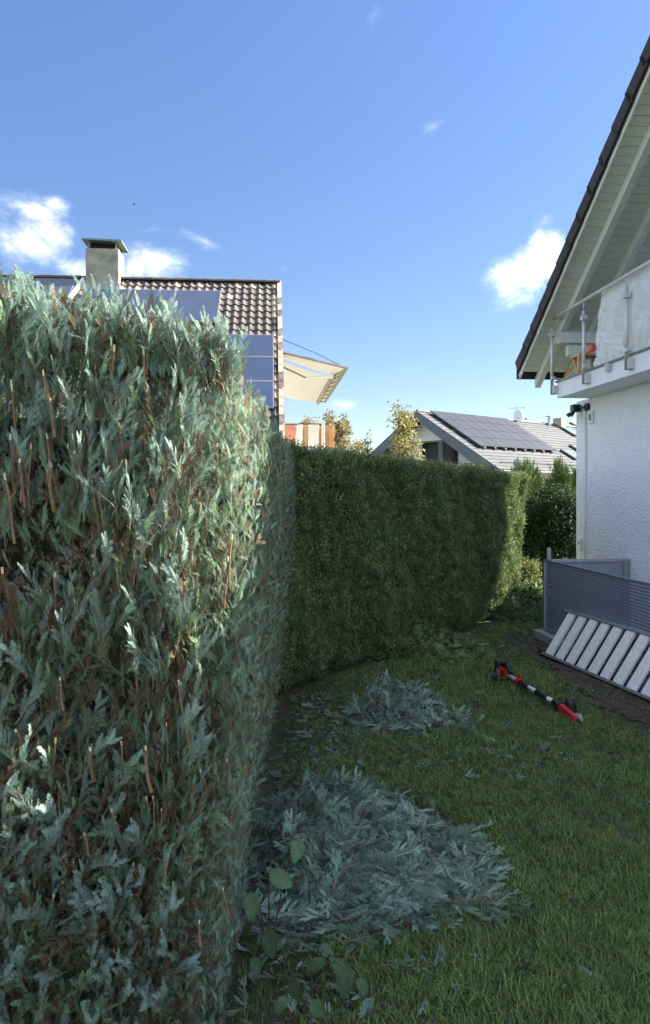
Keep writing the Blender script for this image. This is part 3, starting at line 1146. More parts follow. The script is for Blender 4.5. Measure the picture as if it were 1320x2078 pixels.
# ridge caps and verge tiles
rc = MB()
n = 8
for j, (xx, r) in enumerate(((0, 0.115), (0.40, 0.095))):
    for i in range(n):
        a = pi * i / (n - 1)
        rc.v.append((-xx, -cos(a) * r, sin(a) * r * 0.85 - 0.02))
rc.f = [(i, i + 1, n + i + 1, n + i) for i in range(n - 1)] + [tuple(range(n))]
rc.m = [0] * len(rc.f)
rc_me = rc.mesh('ridge_tile', M['tile_brown'])
for k in range(28):
    link('ridge_tile', rc_me, lroof, loc=(-k * 0.385 + 0.02, 0, RZ + 0.01), rot=(0, 0.02, 0))
vg = MB()
vg.box((0.0, -0.01, -0.12), (0.035, THT + 0.02, 0.075))
vg.box((-0.07, -0.012, 0.04), (0.0, THT * 0.9, 0.075))
vg_me = vg.mesh('verge_tile', M['tile_pale'])
vg2 = MB()
vg2.v, vg2.f, vg2.m = vg.v, vg.f, vg.m
vg2_me = vg2.mesh('verge_tile_dark', M['tile_brown'])
for j in range(nrow):
    t = (j + 1) * THT
    link('verge_tile', vg_me if random.random() < 0.6 else vg2_me, lroof, loc=LQ(0.012, t, -0.03), rot=(LA, 0.03, 0))
b = MB()
b.hexa([LQ(0.049, LSLOPE, -0.30), LQ(0.065, LSLOPE, -0.30), LQ(0.065, 0, -0.30), LQ(0.049, 0, -0.30),
        LQ(0.049, LSLOPE, -0.02), LQ(0.065, LSLOPE, -0.02), LQ(0.065, 0, -0.02), LQ(0.049, 0, -0.02)])
b.obj('barge_board', M['farbarge'], lroof)
for (a, c, d, e) in panels:
    b = MB()
    b.hexa([LQ(a, e, 0.085), LQ(c, e, 0.085), LQ(c, d, 0.085), LQ(a, d, 0.085), LQ(a, e, 0.12), LQ(c, e, 0.12), LQ(c, d, 0.12), LQ(a, d, 0.12)])
    pnl = b.obj('solar_panel', M['pvframe'], lh)
    b = MB()
    g_ = 0.018
    b.add([LQ(a + g_, e - g_, 0.1235), LQ(c - g_, e - g_, 0.1235), LQ(c - g_, d + g_, 0.1235), LQ(a + g_, d + g_, 0.1235)], [(0, 1, 2, 3)])
    b.obj('panel_glass', M['pv'], pnl)
b = MB()     # pale flashing strip left of the chimney
b.hexa([LQ(-5.42, 1.4, 0.04), LQ(-5.34, 1.4, 0.04), LQ(-5.22, 0.2, 0.04), LQ(-5.30, 0.2, 0.04),
        LQ(-5.42, 1.4, 0.13), LQ(-5.34, 1.4, 0.13), LQ(-5.22, 0.2, 0.13), LQ(-5.30, 0.2, 0.13)])
b.obj('flashing_strip', M['white'], lroof)
# chimney
cx0, cx1 = -5.17, -4.30
chz0, chz1 = RZ - 0.35, RZ + 0.72
b = MB()
b.box((cx0, -0.38, chz0), (cx1, 0.38, chz1))
chim = bevel(b.obj('chimney', M['chimney'], lh), 0.015)
b = MB()
b.box((cx0 + 0.10, -0.30, chz1), (cx1 - 0.10, 0.30, chz1 + 0.06))
b.obj('flue_mouth', M['dark'], chim)
for (x, y) in ((cx0 + 0.06, -0.34), (cx1 - 0.10, -0.34), (cx0 + 0.06, 0.30), (cx1 - 0.10, 0.30)):
    b = MB()
    b.box((x, y, chz1), (x + 0.045, y + 0.04, chz1 + 0.20))
    b.obj('cap_post', M['zinc'], chim)
b = MB()
b.box((cx0 + 0.09, -0.20, chz1 + 0.06), (cx1 - 0.11, 0.28, chz1 + 0.19))
b.obj('flue_liner', M['dark'], chim)
b = MB()
b.hexa([(cx0 - 0.08, -0.48, chz1 + 0.20), (cx1 + 0.10, -0.48, chz1 + 0.16), (cx1 + 0.10, 0.48, chz1 + 0.16), (cx0 - 0.08, 0.48, chz1 + 0.20),
        (cx0 - 0.08, -0.48, chz1 + 0.235), (cx1 + 0.10, -0.48, chz1 + 0.215), (cx1 + 0.10, 0.48, chz1 + 0.215), (cx0 - 0.08, 0.48, chz1 + 0.235)])
b.obj('chimney_cap', M['zinc'], chim)
b = MB()
b.box((cx0 - 0.04, -0.50, RZ - 0.40), (cx1 + 0.05, -0.385, RZ - 0.24))
b.obj('chimney_flashing', M['pvframe'], chim)

# awning on the gable wall of the tiled house
aw = thing('awning', 'beige folding-arm awning stretched out from the gable of the tiled house', 'awning')
n0, n1 = P(555, 725, 18.0), P(676, 764, 18.2)        # near edge: wall end, front bar end
f0, f1 = P(560, 800, 23.0), P(646, 817, 23.0)
e0, e1 = P(705, 747, 17.7), P(661, 814, 22.6)        # outer edge of the front strip
h0, h1 = P(555, 722, 17.6), P(705, 747, 17.7)
def thin(quad, th=0.012, nx=1):
    a, b_, c, d = [Vector(p) for p in quad]
    n = (b_ - a).cross(d - a).normalized() * th
    q = MB()
    q.hexa([a, b_, c, d, a + n, b_ + n, c + n, d + n])
    return q
def cloth(a, b_, c, d, sag, nx=18, ny=14):
    q = MB()
    for j in range(ny):
        v = j / (ny - 1)
        for i in range(nx):
            u = i / (nx - 1)
            p = a.lerp(b_, u).lerp(d.lerp(c, u), v)
            p = p + Vector((0, 0, -sag * sin(pi * u) + 0.01 * sin(v * 40)))
            q.v.append(tuple(p))
    q.f = [(j * nx + i, j * nx + i + 1, (j + 1) * nx + i + 1, (j + 1) * nx + i) for j in range(ny - 1) for i in range(nx - 1)]
    q.m = [0] * len(q.f)
    return q
cloth(n0, n1, f1, f0, 0.05).obj('awning_cloth', M['awning'], aw, smooth=True)
q = MB(); q.tube([n1 + (n1 - f1).normalized() * 0.1, f1 + (f1 - n1).normalized() * 0.15], 0.05, 8)
q.obj('front_bar', M['rib'], aw, smooth=True)
# the outer strip of cloth beyond the bar, with its ribs
cloth(n1 + Vector((0.04, 0, 0.05)), e0, e1, f1 + Vector((0.04, 0, 0.05)), 0.0, 4, 24).obj('valance', M['awning'], aw, smooth=True)
for k in range(8):
    v = k / 7
    a = n1.lerp(f1, v) + Vector((0.04, 0, 0.035))
    c = e0.lerp(e1, v) + Vector((0, 0, -0.015))
    q = MB(); q.tube([a, c], 0.03, 6)
    q.obj('rib', M['rib'], aw)
q = MB(); q.tube([e0, e1], 0.035, 6); q.obj('edge_bar', M['rib'], aw)
q = MB()
nb0, nb1 = n0 + Vector((0, -0.05, 0.03)), e0 + Vector((0, 0, 0.0))
q.add([nb0, n1 + Vector((0, -0.02, 0)), e0, nb0 + Vector((0, -0.1, 0.10))], [(0, 1, 2, 3)])
q.obj('side_strip', M['awning'], aw)
q = MB(); q.tube([nb0 + Vector((0, -0.1, 0.12)), e0], 0.03, 6); q.obj('side_bar', M['rib'], aw)
knuckle = P(673, 763, 17.95)
q = MB(); q.tube([P(560, 738, 18.4), P(622, 767, 18.3), P(624, 767, 18.3)], 0.025, 6); q.obj('folding_arm', M['rib'], aw)
q = MB(); q.tube([P(622, 767, 18.2), knuckle], 0.03, 6); q.obj('folding_arm', M['white'], aw)
q = MB(); q.tube([knuckle + Vector((-0.05, 0, 0)), knuckle + Vector((0.05, 0, 0))], 0.07, 10); q.obj('arm_joint', M['white'], aw)
q = MB(); q.tube([P(560, 683, 17.9), P(640, 716, 17.8), P(690, 741, 17.75)], 0.008, 4)
tag(q.obj('cable', M['black']), 'thin dark cable stretched from the roof edge to the awning corner', 'cable')
q = MB(); q.tube([P(693, 770, 18.4), P(689, 800, 18.4), P(676, 862, 18.4), P(675, 880, 18.4)], 0.006, 4)
tag(q.obj('pull_cord', M['grey_plastic']), 'thin cord hanging below the outer corner of the awning', 'cord')

# striped balcony screen below the awning
scr = thing('balcony_screen', 'striped balcony screen of coral, cream, tan and orange slats above the green hedge', 'screen')
SD = 18.6
xs_ = [(578, 601, 'coral', 0.0), (603, 615, 'cream', 0.04), (615, 625, 'tan', 0.0), (626, 648, 'cream', 0.03),
       (653, 660, 'cream', 0.10), (662, 668, 'tan', 0.0), (668, 679, 'ochre', 0.02)]
for (xa, xb, mk, pr) in xs_:
    yt = 862 if mk != 'cream' or xa != 653 else 855
    a, c = P(xa, yt, SD), P(xb, 1010, SD)
    b = MB()
    b.box((a.x, SD - 0.02 - pr, c.z), (c.x, SD + 0.02 - pr, a.z))
    bevel(b.obj('slat', M[mk], scr), 0.008)
b = MB()
a, c = P(578, 861, SD), P(668, 858, SD)
b.box((a.x, SD + 0.021, a.z - 0.03), (c.x, SD + 0.06, a.z + 0.02))
b.box((a.x, SD + 0.021, P(0, 1000, SD).z), (c.x, SD + 0.06, P(0, 1000, SD).z + 0.05))
b.obj('frame_rail', M['dark_tile'], scr)
for px in (583, 650, 672):
    a = P(px, 1000, SD)
    b = MB()
    b.box((a.x - 0.03, SD + 0.061, 0), (a.x + 0.03, SD + 0.12, P(0, 866, SD).z))
    b.obj('post', M['tan'], scr)

# ================================================================== FAR HOUSE
FR = P(847, 835, 39.5)
fd = Vector((11.9, 9.9, 0)).normalized()                   # along the ridge, away
fp = Vector((fd.y, -fd.x, 0))                              # down the slope that faces the garden
FROT = atan2(fd.y, fd.x)
fh = thing('far_house', 'grey roofed house beyond the hedge with a white gable balcony and roof-wide solar array', 'house', (FR.x, FR.y, 0), FROT)
# local: x along the ridge away, y = -fp direction (to the left/back)
FZ = FR.z
FT = 3.17 / 5.27
fcs = 1 / sqrt(1 + FT * FT)
fsn = FT * fcs
FHALF = 5.35
FLEN = 17.0


def FQ(x, t, n=0.0, side=-1):
    """x along the ridge, t down the slope; side -1 = towards the garden"""
    return Vector((x, side * (t * fcs + n * fsn), FZ - t * fsn + n * fcs))


FS = FHALF / fcs
b = MB()
for sd in (-1, 1):
    p8 = [FQ(0, FS, -0.10, sd), FQ(FLEN, FS, -0.10, sd), FQ(FLEN, 0, -0.10, sd), FQ(0, 0, -0.10, sd),
          FQ(0, FS, 0, sd), FQ(FLEN, FS, 0, sd), FQ(FLEN, 0, 0, sd), FQ(0, 0, 0, sd)]
    b.hexa(p8)
froof = b.obj('roof', M['farroof'], fh)
for k in range(18):                                        # tile courses
    t0 = k * FS / 18
    b = MB()
    q0, q1 = FS / 18 * k, FS / 18 * (k + 1) + 0.02
    b.add([FQ(0.02, q0, 0.004), FQ(FLEN, q0, 0.004), FQ(FLEN, q1, 0.028), FQ(0.02, q1, 0.028), FQ(0.02, q1, 0.0), FQ(FLEN, q1, 0.0)],
          [(0, 3, 2, 1), (3, 4, 5, 2)])
    b.obj('tile_course', M['farroof'], froof)
b = MB()
b.tube([(0, 0, FZ + 0.03), (FLEN, 0, FZ + 0.03)], 0.09, 8)
b.obj('ridge_cap', M['farbarge'], froof)
# barge boards on the gable
for sd in (-1, 1):
    b = MB()
    q = [FQ(-0.07, FS + 0.05, -0.55, sd), FQ(0.0, FS + 0.05, -0.55, sd), FQ(0.0, 0, -0.55, sd), FQ(-0.07, 0, -0.55, sd),
         FQ(-0.07, FS + 0.05, 0.06, sd), FQ(0.0, FS + 0.05, 0.06, sd), FQ(0.0, 0, 0.06, sd), FQ(-0.07, 0, 0.06, sd)]
    for p in (q[3], q[7], q[2], q[6]):
        p.y = 0
    b.hexa(q)
    b.obj('barge_board', M['farbarge'], froof)
    b = MB()
    p8 = [FQ(0.01, FS, -0.16, sd), FQ(1.5, FS, -0.16, sd), FQ(1.5, 0.03, -0.16, sd), FQ(0.01, 0.03, -0.16, sd),
          FQ(0.01, FS, -0.12, sd), FQ(1.5, FS, -0.12, sd), FQ(1.5, 0.03, -0.12, sd), FQ(0.01, 0.03, -0.12, sd)]
    b.hexa(p8)
    b.obj('soffit', M['farsoffit'], froof)
# gable wall, recessed under the roof
wx = 1.5
b = MB()
yw = FHALF - 0.75
zw = FZ - yw * FT - 0.2
prof = [(-yw, -0.1), (yw, -0.1), (yw, zw), (0, FZ - 0.2), (-yw, zw)]
b.add([(wx, y, z) for y, z in prof] + [(FLEN - 0.3, y, z) for y, z in prof],
      [tuple(range(5))[::-1], tuple(range(5, 10))] + [(i, (i + 1) % 5, (i + 1) % 5 + 5, i + 5) for i in range(5)])
b.obj('wall', M['farwall'], fh)
b = MB()
ztop = 4.45
b.add([(wx - 0.75, -(FZ - 0.32 - ztop) / FT, ztop), (wx - 0.75, (FZ - 0.32 - ztop) / FT, ztop), (wx - 0.75, 0, FZ - 0.32),
       (wx - 0.01, -(FZ - 0.32 - ztop) / FT, ztop), (wx - 0.01, (FZ - 0.32 - ztop) / FT, ztop), (wx - 0.01, 0, FZ - 0.32)],
      [(0, 2, 1), (3, 4, 5), (0, 1, 4, 3), (1, 2, 5, 4), (2, 0, 3, 5)])
b.obj('gable_panel', M['farwall'], fh)
b = MB()
b.box((wx - 0.03, -1.55, 3.05), (wx - 0.005, 0.95, 4.42))
win = b.obj('window', M['dark_glass'], fh)
for y in (-1.55, -0.35, 0.89):
    q = MB(); q.box((wx - 0.07, y, 3.05), (wx - 0.031, y + 0.06, 4.42)); q.obj('window_frame', M['dark'], win)
b = MB()
b.box((wx - 0.78, -1.15, 3.05), (wx - 0.5, -0.85, 4.44))
b.obj('balcony_column', M['farbarge'], fh)
b = MB()
b.box((0.2, -3.5, 2.10), (wx - 0.01, 2.6, 2.35))
b.obj('balcony_slab', M['farwall'], fh)
for k in range(5):
    y = -3.5 + k * 1.22
    q = MB(); q.box((0.2, y + 0.04, 2.40), (0.215, y + 1.18, 3.12)); q.obj('glass_panel', M['railglass'], fh)
    q = MB(); q.box((0.16, y - 0.02, 2.35), (0.20, y + 0.02, 3.16)); q.obj('balcony_post', M['alu'], fh)
# solar array 4 x 9, lifted off the tiles
def roofhit(px, py):
    """roof coordinates (x, t) where the sight line through a photo pixel meets the garden side of the roof"""
    d = Vector(((px - 660) / F, 1, (HY - py) / F))
    o = Vector((0, 0, CAMH))
    n = (Matrix.Rotation(FROT, 3, 'Z') @ Vector((0, -fsn, fcs)))
    k = (FR - o).dot(n) / d.dot(n)
    p = o + d * k - FR
    l = Matrix.Rotation(-FROT, 3, 'Z') @ p
    return l.x, -l.z / fsn


ax0, at0 = roofhit(888, 838)
ax1, at1 = roofhit(1130, 921)
at0 = 0.15
NX_, NT_ = 8, 4
ax0 = 0.75
pw, phh = (ax1 - ax0) / NX_, (at1 - at0) / NT_
for i in range(NX_):
    for j in range(NT_):
        xa, xb = ax0 + i * pw, ax0 + (i + 1) * pw - 0.03
        ta, tb_ = at0 + j * phh, at0 + (j + 1) * phh - 0.03
        q = MB()
        q.hexa([FQ(xa, tb_, 0.16), FQ(xb, tb_, 0.16), FQ(xb, ta, 0.16), FQ(xa, ta, 0.16),
                FQ(xa, tb_, 0.20), FQ(xb, tb_, 0.20), FQ(xb, ta, 0.20), FQ(xa, ta, 0.20)])
        q.obj('solar_panel', M['pv2'], fh)
for i in range(NX_ * 2):
    x = ax0 + 0.3 + i * pw / 2
    if i % 2 == 0:
        q = MB()
        q.hexa([FQ(x, at1 + 0.05, 0.03), FQ(x + 0.08, at1 + 0.05, 0.03), FQ(x + 0.08, at0, 0.03), FQ(x, at0, 0.03),
                FQ(x, at1 + 0.05, 0.15), FQ(x + 0.08, at1 + 0.05, 0.15), FQ(x + 0.08, at0, 0.15), FQ(x, at0, 0.15)])
        q.obj('mounting_rail', M['alu'], fh)
q = MB()
q.hexa([FQ(0, FS + 0.12, -0.14), FQ(FLEN, FS + 0.12, -0.14), FQ(FLEN, FS, -0.14), FQ(0, FS, -0.14),
        FQ(0, FS + 0.12, -0.02), FQ(FLEN, FS + 0.12, -0.02), FQ(FLEN, FS, -0.02), FQ(0, FS, -0.02)])
q.obj('gutter', M['alu'], froof)
q = MB()      # snow guard
for z in (0.10, 0.18):
    q.tube([FQ(0.6, FS - 0.55, z), FQ(FLEN, FS - 0.55, z)], 0.015, 4)
for k in range(16):
    q.tube([FQ(0.7 + k, FS - 0.55, 0.02), FQ(0.7 + k, FS - 0.55, 0.2)], 0.015, 4)
q.obj('snow_guard', M['farbarge'], froof)
# skylights at the right end
for (px, py, w, h) in ((1150, 878, 1.0, 1.2), (1168, 868, 1.0, 1.2), (1150, 925, 1.0, 1.1), (1168, 915, 1.0, 1.1)):
    x, t = roofhit(px, py)
    q = MB()
    q.hexa([FQ(x, t + h / 2, 0.02), FQ(x + w, t + h / 2, 0.02), FQ(x + w, t - h / 2, 0.02), FQ(x, t - h / 2, 0.02),
            FQ(x, t + h / 2, 0.14), FQ(x + w, t + h / 2, 0.14), FQ(x + w, t - h / 2, 0.14), FQ(x, t - h / 2, 0.14)])
    sk = q.obj('skylight', M['dark_tile'], fh)
    q = MB()
    q.hexa([FQ(x + .1, t + h / 2 - .1, 0.15), FQ(x + w - .1, t + h / 2 - .1, 0.15), FQ(x + w - .1, t - h / 2 + .1, 0.15), FQ(x + .1, t - h / 2 + .1, 0.15),
            FQ(x + .1, t + h / 2 - .1, 0.16), FQ(x + w - .1, t + h / 2 - .1, 0.16), FQ(x + w - .1, t - h / 2 + .1, 0.16), FQ(x + .1, t - h / 2 + .1, 0.16)])
    q.obj('pane', M['railglass'], sk)
# chimney and vent pipe
x, t = roofhit(1131, 866)
q = MB(); q.box((x - 0.0, -t * fcs - 0.3, FZ - t * fsn - 0.3), (x + 0.55, -t * fcs + 0.3, FZ + 0.42))
ch2 = q.obj('chimney', M['chimney'], fh)
q = MB(); q.box((x - 0.01, -t * fcs - 0.31, FZ + 0.42), (x + 0.56, -t * fcs + 0.31, FZ + 0.47)); q.obj('chimney_top', M['concrete'], ch2)
q = MB(); q.tube([(x - 0.9, -t * fcs, FZ - 0.3), (x - 0.9, -t * fcs, FZ + 0.45)], 0.10, 8); q.box((x - 1.1, -t * fcs - .2, FZ + 0.50), (x - 0.7, -t * fcs + .2, FZ + 0.55)); q.obj('vent_pipe', M['alu'], fh)

# dish and antenna stand on the roof: things of their own
dx_, dt_ = roofhit(1052, 858)
dp_ = Matrix.Rotation(FROT, 3, 'Z') @ FQ(dx_, dt_) + Vector((FR.x, FR.y, 0))
dish = thing('satellite_dish', 'white satellite dish on the ridge of the far grey roof', 'satellite dish', dp_)
q = MB(); q.tube([(0, 0, -0.1), (0, 0, 0.35)], 0.03, 6); q.obj('mast', M['alu'], dish)
q = MB()
nr, na = 5, 18
dn = Vector((-0.12, -1, 0.25)).normalized()
du = dn.cross(Vector((0, 0, 1))).normalized()
dv = du.cross(dn).normalized()
q.v.append(tuple(Vector((0, 0.02, 0.42)) - dn * 0.08))
for r in range(1, nr + 1):
    for a in range(na):
        rr = r / nr
        t = 2 * pi * a / na
        q.v.append(tuple(Vector((0, 0, 0.42)) + du * cos(t) * rr * 0.28 + dv * sin(t) * rr * 0.40 - dn * 0.08 * (1 - rr * rr)))
for a in range(na):
    q.f.append((0, 1 + a, 1 + (a + 1) % na))
for r in range(nr - 1):
    for a in range(na):
        q.f.append((1 + r * na + a, 1 + (r + 1) * na + a, 1 + (r + 1) * na + (a + 1) % na, 1 + r * na + (a + 1) % na))
q.m = [0] * len(q.f)
dd = q.obj('reflector', M['white'], dish, smooth=True)
sol = dd.modifiers.new('solid', 'SOLIDIFY'); sol.thickness = 0.02
q = MB(); q.tube([Vector((0, 0, 0.10)), Vector((0, 0, 0.12)) + dn * 0.45 + du * 0.35], 0.015, 5); q.box((0.28, -0.50, 0.14), (0.40, -0.40, 0.24)); q.obj('receiver_arm', M['grey_plastic'], dish)
ant = thing('roof_antenna', 'thin rod antenna rising behind the satellite dish', 'antenna', dp_ + Vector((0.0, 0.35, 0)))
q = MB(); q.tube([(0, 0, -0.2), (0, 0, 1.05)], 0.018, 5); q.obj('mast', M['grey_plastic'], ant)
q = MB(); q.tube([(-0.5, 0.1, 0.93), (0.5, -0.1, 0.96)], 0.014, 5)
for k in range(6):
    xk = -0.45 + k * 0.18
    q.tube([(xk, -0.12, 0.94), (xk, 0.12, 0.94)], 0.008, 4)
q.obj('boom', M['grey_plastic'], ant)

# ================================================================== PLANTS: prototype sprays
def frond(b, L=0.14, n=9, w=0.42, mi=0, M4=None, curve=0.25, rnd=random, segs=3, wl_=1.0):
    """flat cypress frond: a rachis with alternate lobed branchlets"""
    T = M4 or Matrix.Identity(4)

    def q(x, y, z):
        zz = z - curve * y * y / L
        return T @ Vector((x, y, zz))
    vs, fs = [], []

    def strip(p0, p1, w0, w1, z0, z1):
        d = Vector((p1[0] - p0[0], p1[1] - p0[1], 0)).normalized()
        nx, ny = -d.y, d.x
        o = len(vs)
        vs.extend([q(p0[0] + nx * w0, p0[1] + ny * w0, z0), q(p0[0] - nx * w0, p0[1] - ny * w0, z0), q(p1[0] - nx * w1, p1[1] - ny * w1, z1), q(p1[0] + nx * w1, p1[1] + ny * w1, z1)])
        fs.append((o, o + 1, o + 2, o + 3))
    strip((0, 0), (0, L), 0.0018 * wl_, 0.0008 * wl_, 0.001, 0.001)
    for i in range(n):
        for sd in (-1, 1):
            y0 = L * (0.06 + 0.92 * (i + (0.25 if sd > 0 else 0) + rnd.uniform(-0.1, 0.1)) / n)
            u = y0 / L
            ln = L * w * (sin(min(1, u * 1.5 + 0.25) * pi * 0.5) * (1 - u) ** 0.6 + 0.07) * rnd.uniform(0.8, 1.15)
            ang = radians(rnd.uniform(30, 46))
            dx, dy = sd * sin(ang), cos(ang)
            px, py, pz = 0, y0, 0
            zt = rnd.uniform(-0.10, 0.16)
            wd = 0.0014 * wl_
            for k in range(segs):
                f0, f1 = k / segs, (k + 1) / segs
                # curve the branchlet forward
                a2 = ang * (1 - 0.35 * f0)
                sx, sy = sd * sin(a2) * ln / segs, cos(a2) * ln / segs
                nx_, ny_ = px + sx, py + sy
                nz = zt * ln * f1
                strip((px, py), (nx_, ny_), wd * (1 - 0.4 * f0), wd * (1 - 0.5 * f1), pz, nz)
                # lobes
                lb = (0.0030 + ln * 0.10) * (1 - 0.35 * f0)
                for s2 in (-1, 1):
                    a3 = a2 + s2 * radians(42) * 1.0
                    lx, ly = sd * sin(a3) * lb, cos(a3) * lb
                    o = len(vs)
                    bx, by = px + sx * 0.30, py + sy * 0.30
                    ex, ey = px + sx * 0.66, py + sy * 0.66
                    vs.extend([q(bx, by, pz), q(ex, ey, nz), q(bx + lx + sx * 0.5, by + ly + sy * 0.5, (pz + nz) / 2 + rnd.uniform(-0.002, 0.003))])
                    fs.append((o, o + 1, o + 2) if (s2 * sd) > 0 else (o, o + 2, o + 1))
                px, py, pz = nx_, ny_, nz
    b.add(vs, fs, mi)


def fix_up(me):
    """faces of a flat frond all look up (+z in its own frame): keep upper / lower side colours right"""
    return me


def spray_mesh(name, mats, seed, L=0.30, nf=7, fl=0.13, bare=0.15, segs=3, n=9, wl_=1.0, stem_r=0.0035, aw=1.0):
    r = random.Random(seed)
    b = MB()
    bend = r.uniform(-0.35, 0.35)
    pts = []
    for i in range(7):
        u = i / 6
        pts.append((bend * L * u * u, L * u, 0.03 * sin(u * 3) * r.uniform(-1, 1) * 0.5))
    b.tube(pts, [stem_r * (1 - 0.75 * i / 6) for i in range(7)], 4, 1, cap=False)
    for i in range(nf):
        u = bare + (1 - bare) * (i + 0.3) / nf
        sd = 1 if i % 2 else -1
        x = bend * L * u * u
        ang = -sd * radians(r.uniform(26, 46)) * (1 - 0.5 * u) * aw
        roll = r.uniform(-0.9, 0.9)
        T = Matrix.Translation((x, L * u, 0)) @ Matrix.Rotation(ang, 4, 'Z') @ Matrix.Rotation(roll, 4, 'Y') @ Matrix.Rotation(r.uniform(-0.15, 0.3), 4, 'X')
        frond(b, fl * (1.1 - 0.45 * u) * r.uniform(0.85, 1.15), n, 0.33, 0, T, r.uniform(0.1, 0.5), r, segs, wl_)
    T = Matrix.Translation((bend * L, L * 0.98, 0)) @ Matrix.Rotation(-bend, 4, 'Z')
    frond(b, fl * 0.75, n, 0.33, 0, T, r.uniform(0.1, 0.4), r, segs, wl_)
    return b.mesh(name, mats)


def single_frond(name, m, seed, L=0.14, n=9, segs=3, wl_=1.0, w=0.42):
    r = random.Random(seed)
    b = MB()
    frond(b, L, n, w, 0, None, r.uniform(0.1, 0.6), r, segs, wl_)
    return b.mesh(name, m)


SP_T = [spray_mesh('spray', [M['teal'], M['rachis']], 100 + k, L=0.20 + 0.02 * (k % 3), nf=11, fl=0.085, n=6, wl_=1.0, aw=0.62) for k in range(4)]
SP_G = [spray_mesh('spray', [M['teal_green'], M['rachis']], 120 + k, L=0.19, nf=11, fl=0.080, n=6, wl_=1.0, aw=0.62) for k in range(2)]
SP_B = [spray_mesh('spray', [M['brownleaf'], M['twig']], 140 + k, L=0.17, nf=5, fl=0.08, wl_=0.9) for k in range(2)]
SPRAYS = [proto('spray_source', m_) for m_ in SP_T + SP_G + SP_B]
FR_T = [proto('frond_source', single_frond('frond', M['teal'], 200 + k, 0.105, 7, 3, 1.0, 0.30)) for k in range(3)]
FR_G = [proto('frond_source', single_frond('frond', M['teal_green'], 220 + k, 0.10, 7, 3, 1.0, 0.30)) for k in range(2)]
FR_B = [proto('frond_source', single_frond('frond', M['brownleaf'], 240 + k, 0.09, 7, 2, 1.2)) for k in range(1)]
FRONDS = FR_T + FR_G + FR_B

# ================================================================== NEAR BLUE-GREEN HEDGE
HA, HB, HC = np.array([-2.0, 1.48]), np.array([-0.245, 2.03]), np.array([-0.30, 6.75])
HTOP = 2.12


def side_top(y):
    return np.interp(y, [2.0, 2.3, 3.0, 6.8], [2.12, 2.07, 2.01, 2.09])



def hedge_side_offset(z, y):
    """how far the trimmed side bulges outwards"""
    return np.interp(z, [0, .2, .42, .83, 1.2, 1.75, 2.07], [-.09, -.065, -.035, .010, .040, .045, .015]) + 0.010 * np.sin(y * 3.3 + z * 2) + 0.010 * np.sin(y * 9 - z * 5)


near = thing('cypress_hedge', 'tall blue-green cypress hedge filling the left foreground, freshly cut with bare brown stems', 'hedge', (-1.2, 3.5, 0))
OFF = np.array([1.2, -3.5, 0])


def to_local(p):
    return np.asarray(p) + OFF


fdv = (HB - HA)
FLN = np.linalg.norm(fdv)
fdv = fdv / FLN
fnv = np.array([fdv[1], -fdv[0]])
sdv = (HC - HB)
SLN = np.linalg.norm(sdv)
sdv = sdv / SLN
snv = np.array([sdv[1], -sdv[0]])

# inner mass: dark filler added to block light between the sprays
b = MB()
ins = 0.17
def off2(p, d1, d2):
    return (p[0] - fnv[0] * d1 - snv[0] * d2, p[1] - fnv[1] * d1 - snv[1] * d2)
core = [off2(HA, ins, 0), off2(HB, ins, ins + 0.02), off2(HC, 0, ins + 0.02), (-1.7, 6.75), (-3.2, 3.0)]
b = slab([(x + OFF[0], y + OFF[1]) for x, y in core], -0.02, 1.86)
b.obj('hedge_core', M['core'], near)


def front_pts(n, zmax=HTOP, depth=(0.0, 0.15), tmin=0.55):
    """points on the front face, t along the face"""
    t = rng.uniform(tmin, 1.0, n) * FLN
    z = rng.uniform(0.0, 1.0, n) * (zmax + 0.24 * (1 - t / FLN))
    dpt = rng.uniform(depth[0], depth[1], n)
    und = 0.03 * np.sin(t * 9 + z * 4) + 0.03 * np.sin(z * 6 - t * 5)
    p = HA[None] + fdv[None] * t[:, None] - fnv[None] * (dpt - und)[:, None]
    # round the corner
    k = np.clip((t - (FLN - 0.14)) / 0.14, 0, 1)
    p = p - fnv[None] * (0.05 * k * k)[:, None]
    so = hedge_side_offset(z, 2.0) * k
    p = p + snv[None] * so[:, None]
    return np.column_stack([p, z]), t, z, dpt


def mixdir(n, up, out, nv, spread):
    d = np.zeros((n, 3))
    d[:, 2] = up
    d[:, :2] += nv[None] * np.asarray(out).reshape(-1, 1) if np.ndim(out) else nv[None] * out
    d += rng.normal(0, spread, (n, 3))
    return nrm(d)


def randnorm(n, nv3, spread):
    return nrm(np.asarray(nv3)[None] + rng.normal(0, spread, (n, 3)))


F3 = np.array([fnv[0], fnv[1], 0.25])
S3 = np.array([snv[0], snv[1], 0.2])


def hole_density(t, z):
    """1 = full foliage, lower where the photo shows thin brown wood"""
    u = t / FLN
    d = np.ones_like(t)
    for (cu, cz, ru, rz, a) in ((0.70, 1.62, 0.10, 0.30, 0.75), (0.75, 1.40, 0.13, 0.12, 0.65), (0.84, 1.72, 0.05, 0.20, 0.35), (0.90, 1.55, 0.04, 0.20, 0.35),
                                (0.80, 1.02, 0.06, 0.06, 0.4), (0.86, 0.75, 0.05, 0.07, 0.5), (0.74, 0.62, 0.05, 0.08, 0.4)):
        d -= a * np.exp(-((u - cu) / ru) ** 2 - ((z - cz) / rz) ** 2)
    return np.clip(d, 0.12, 1)


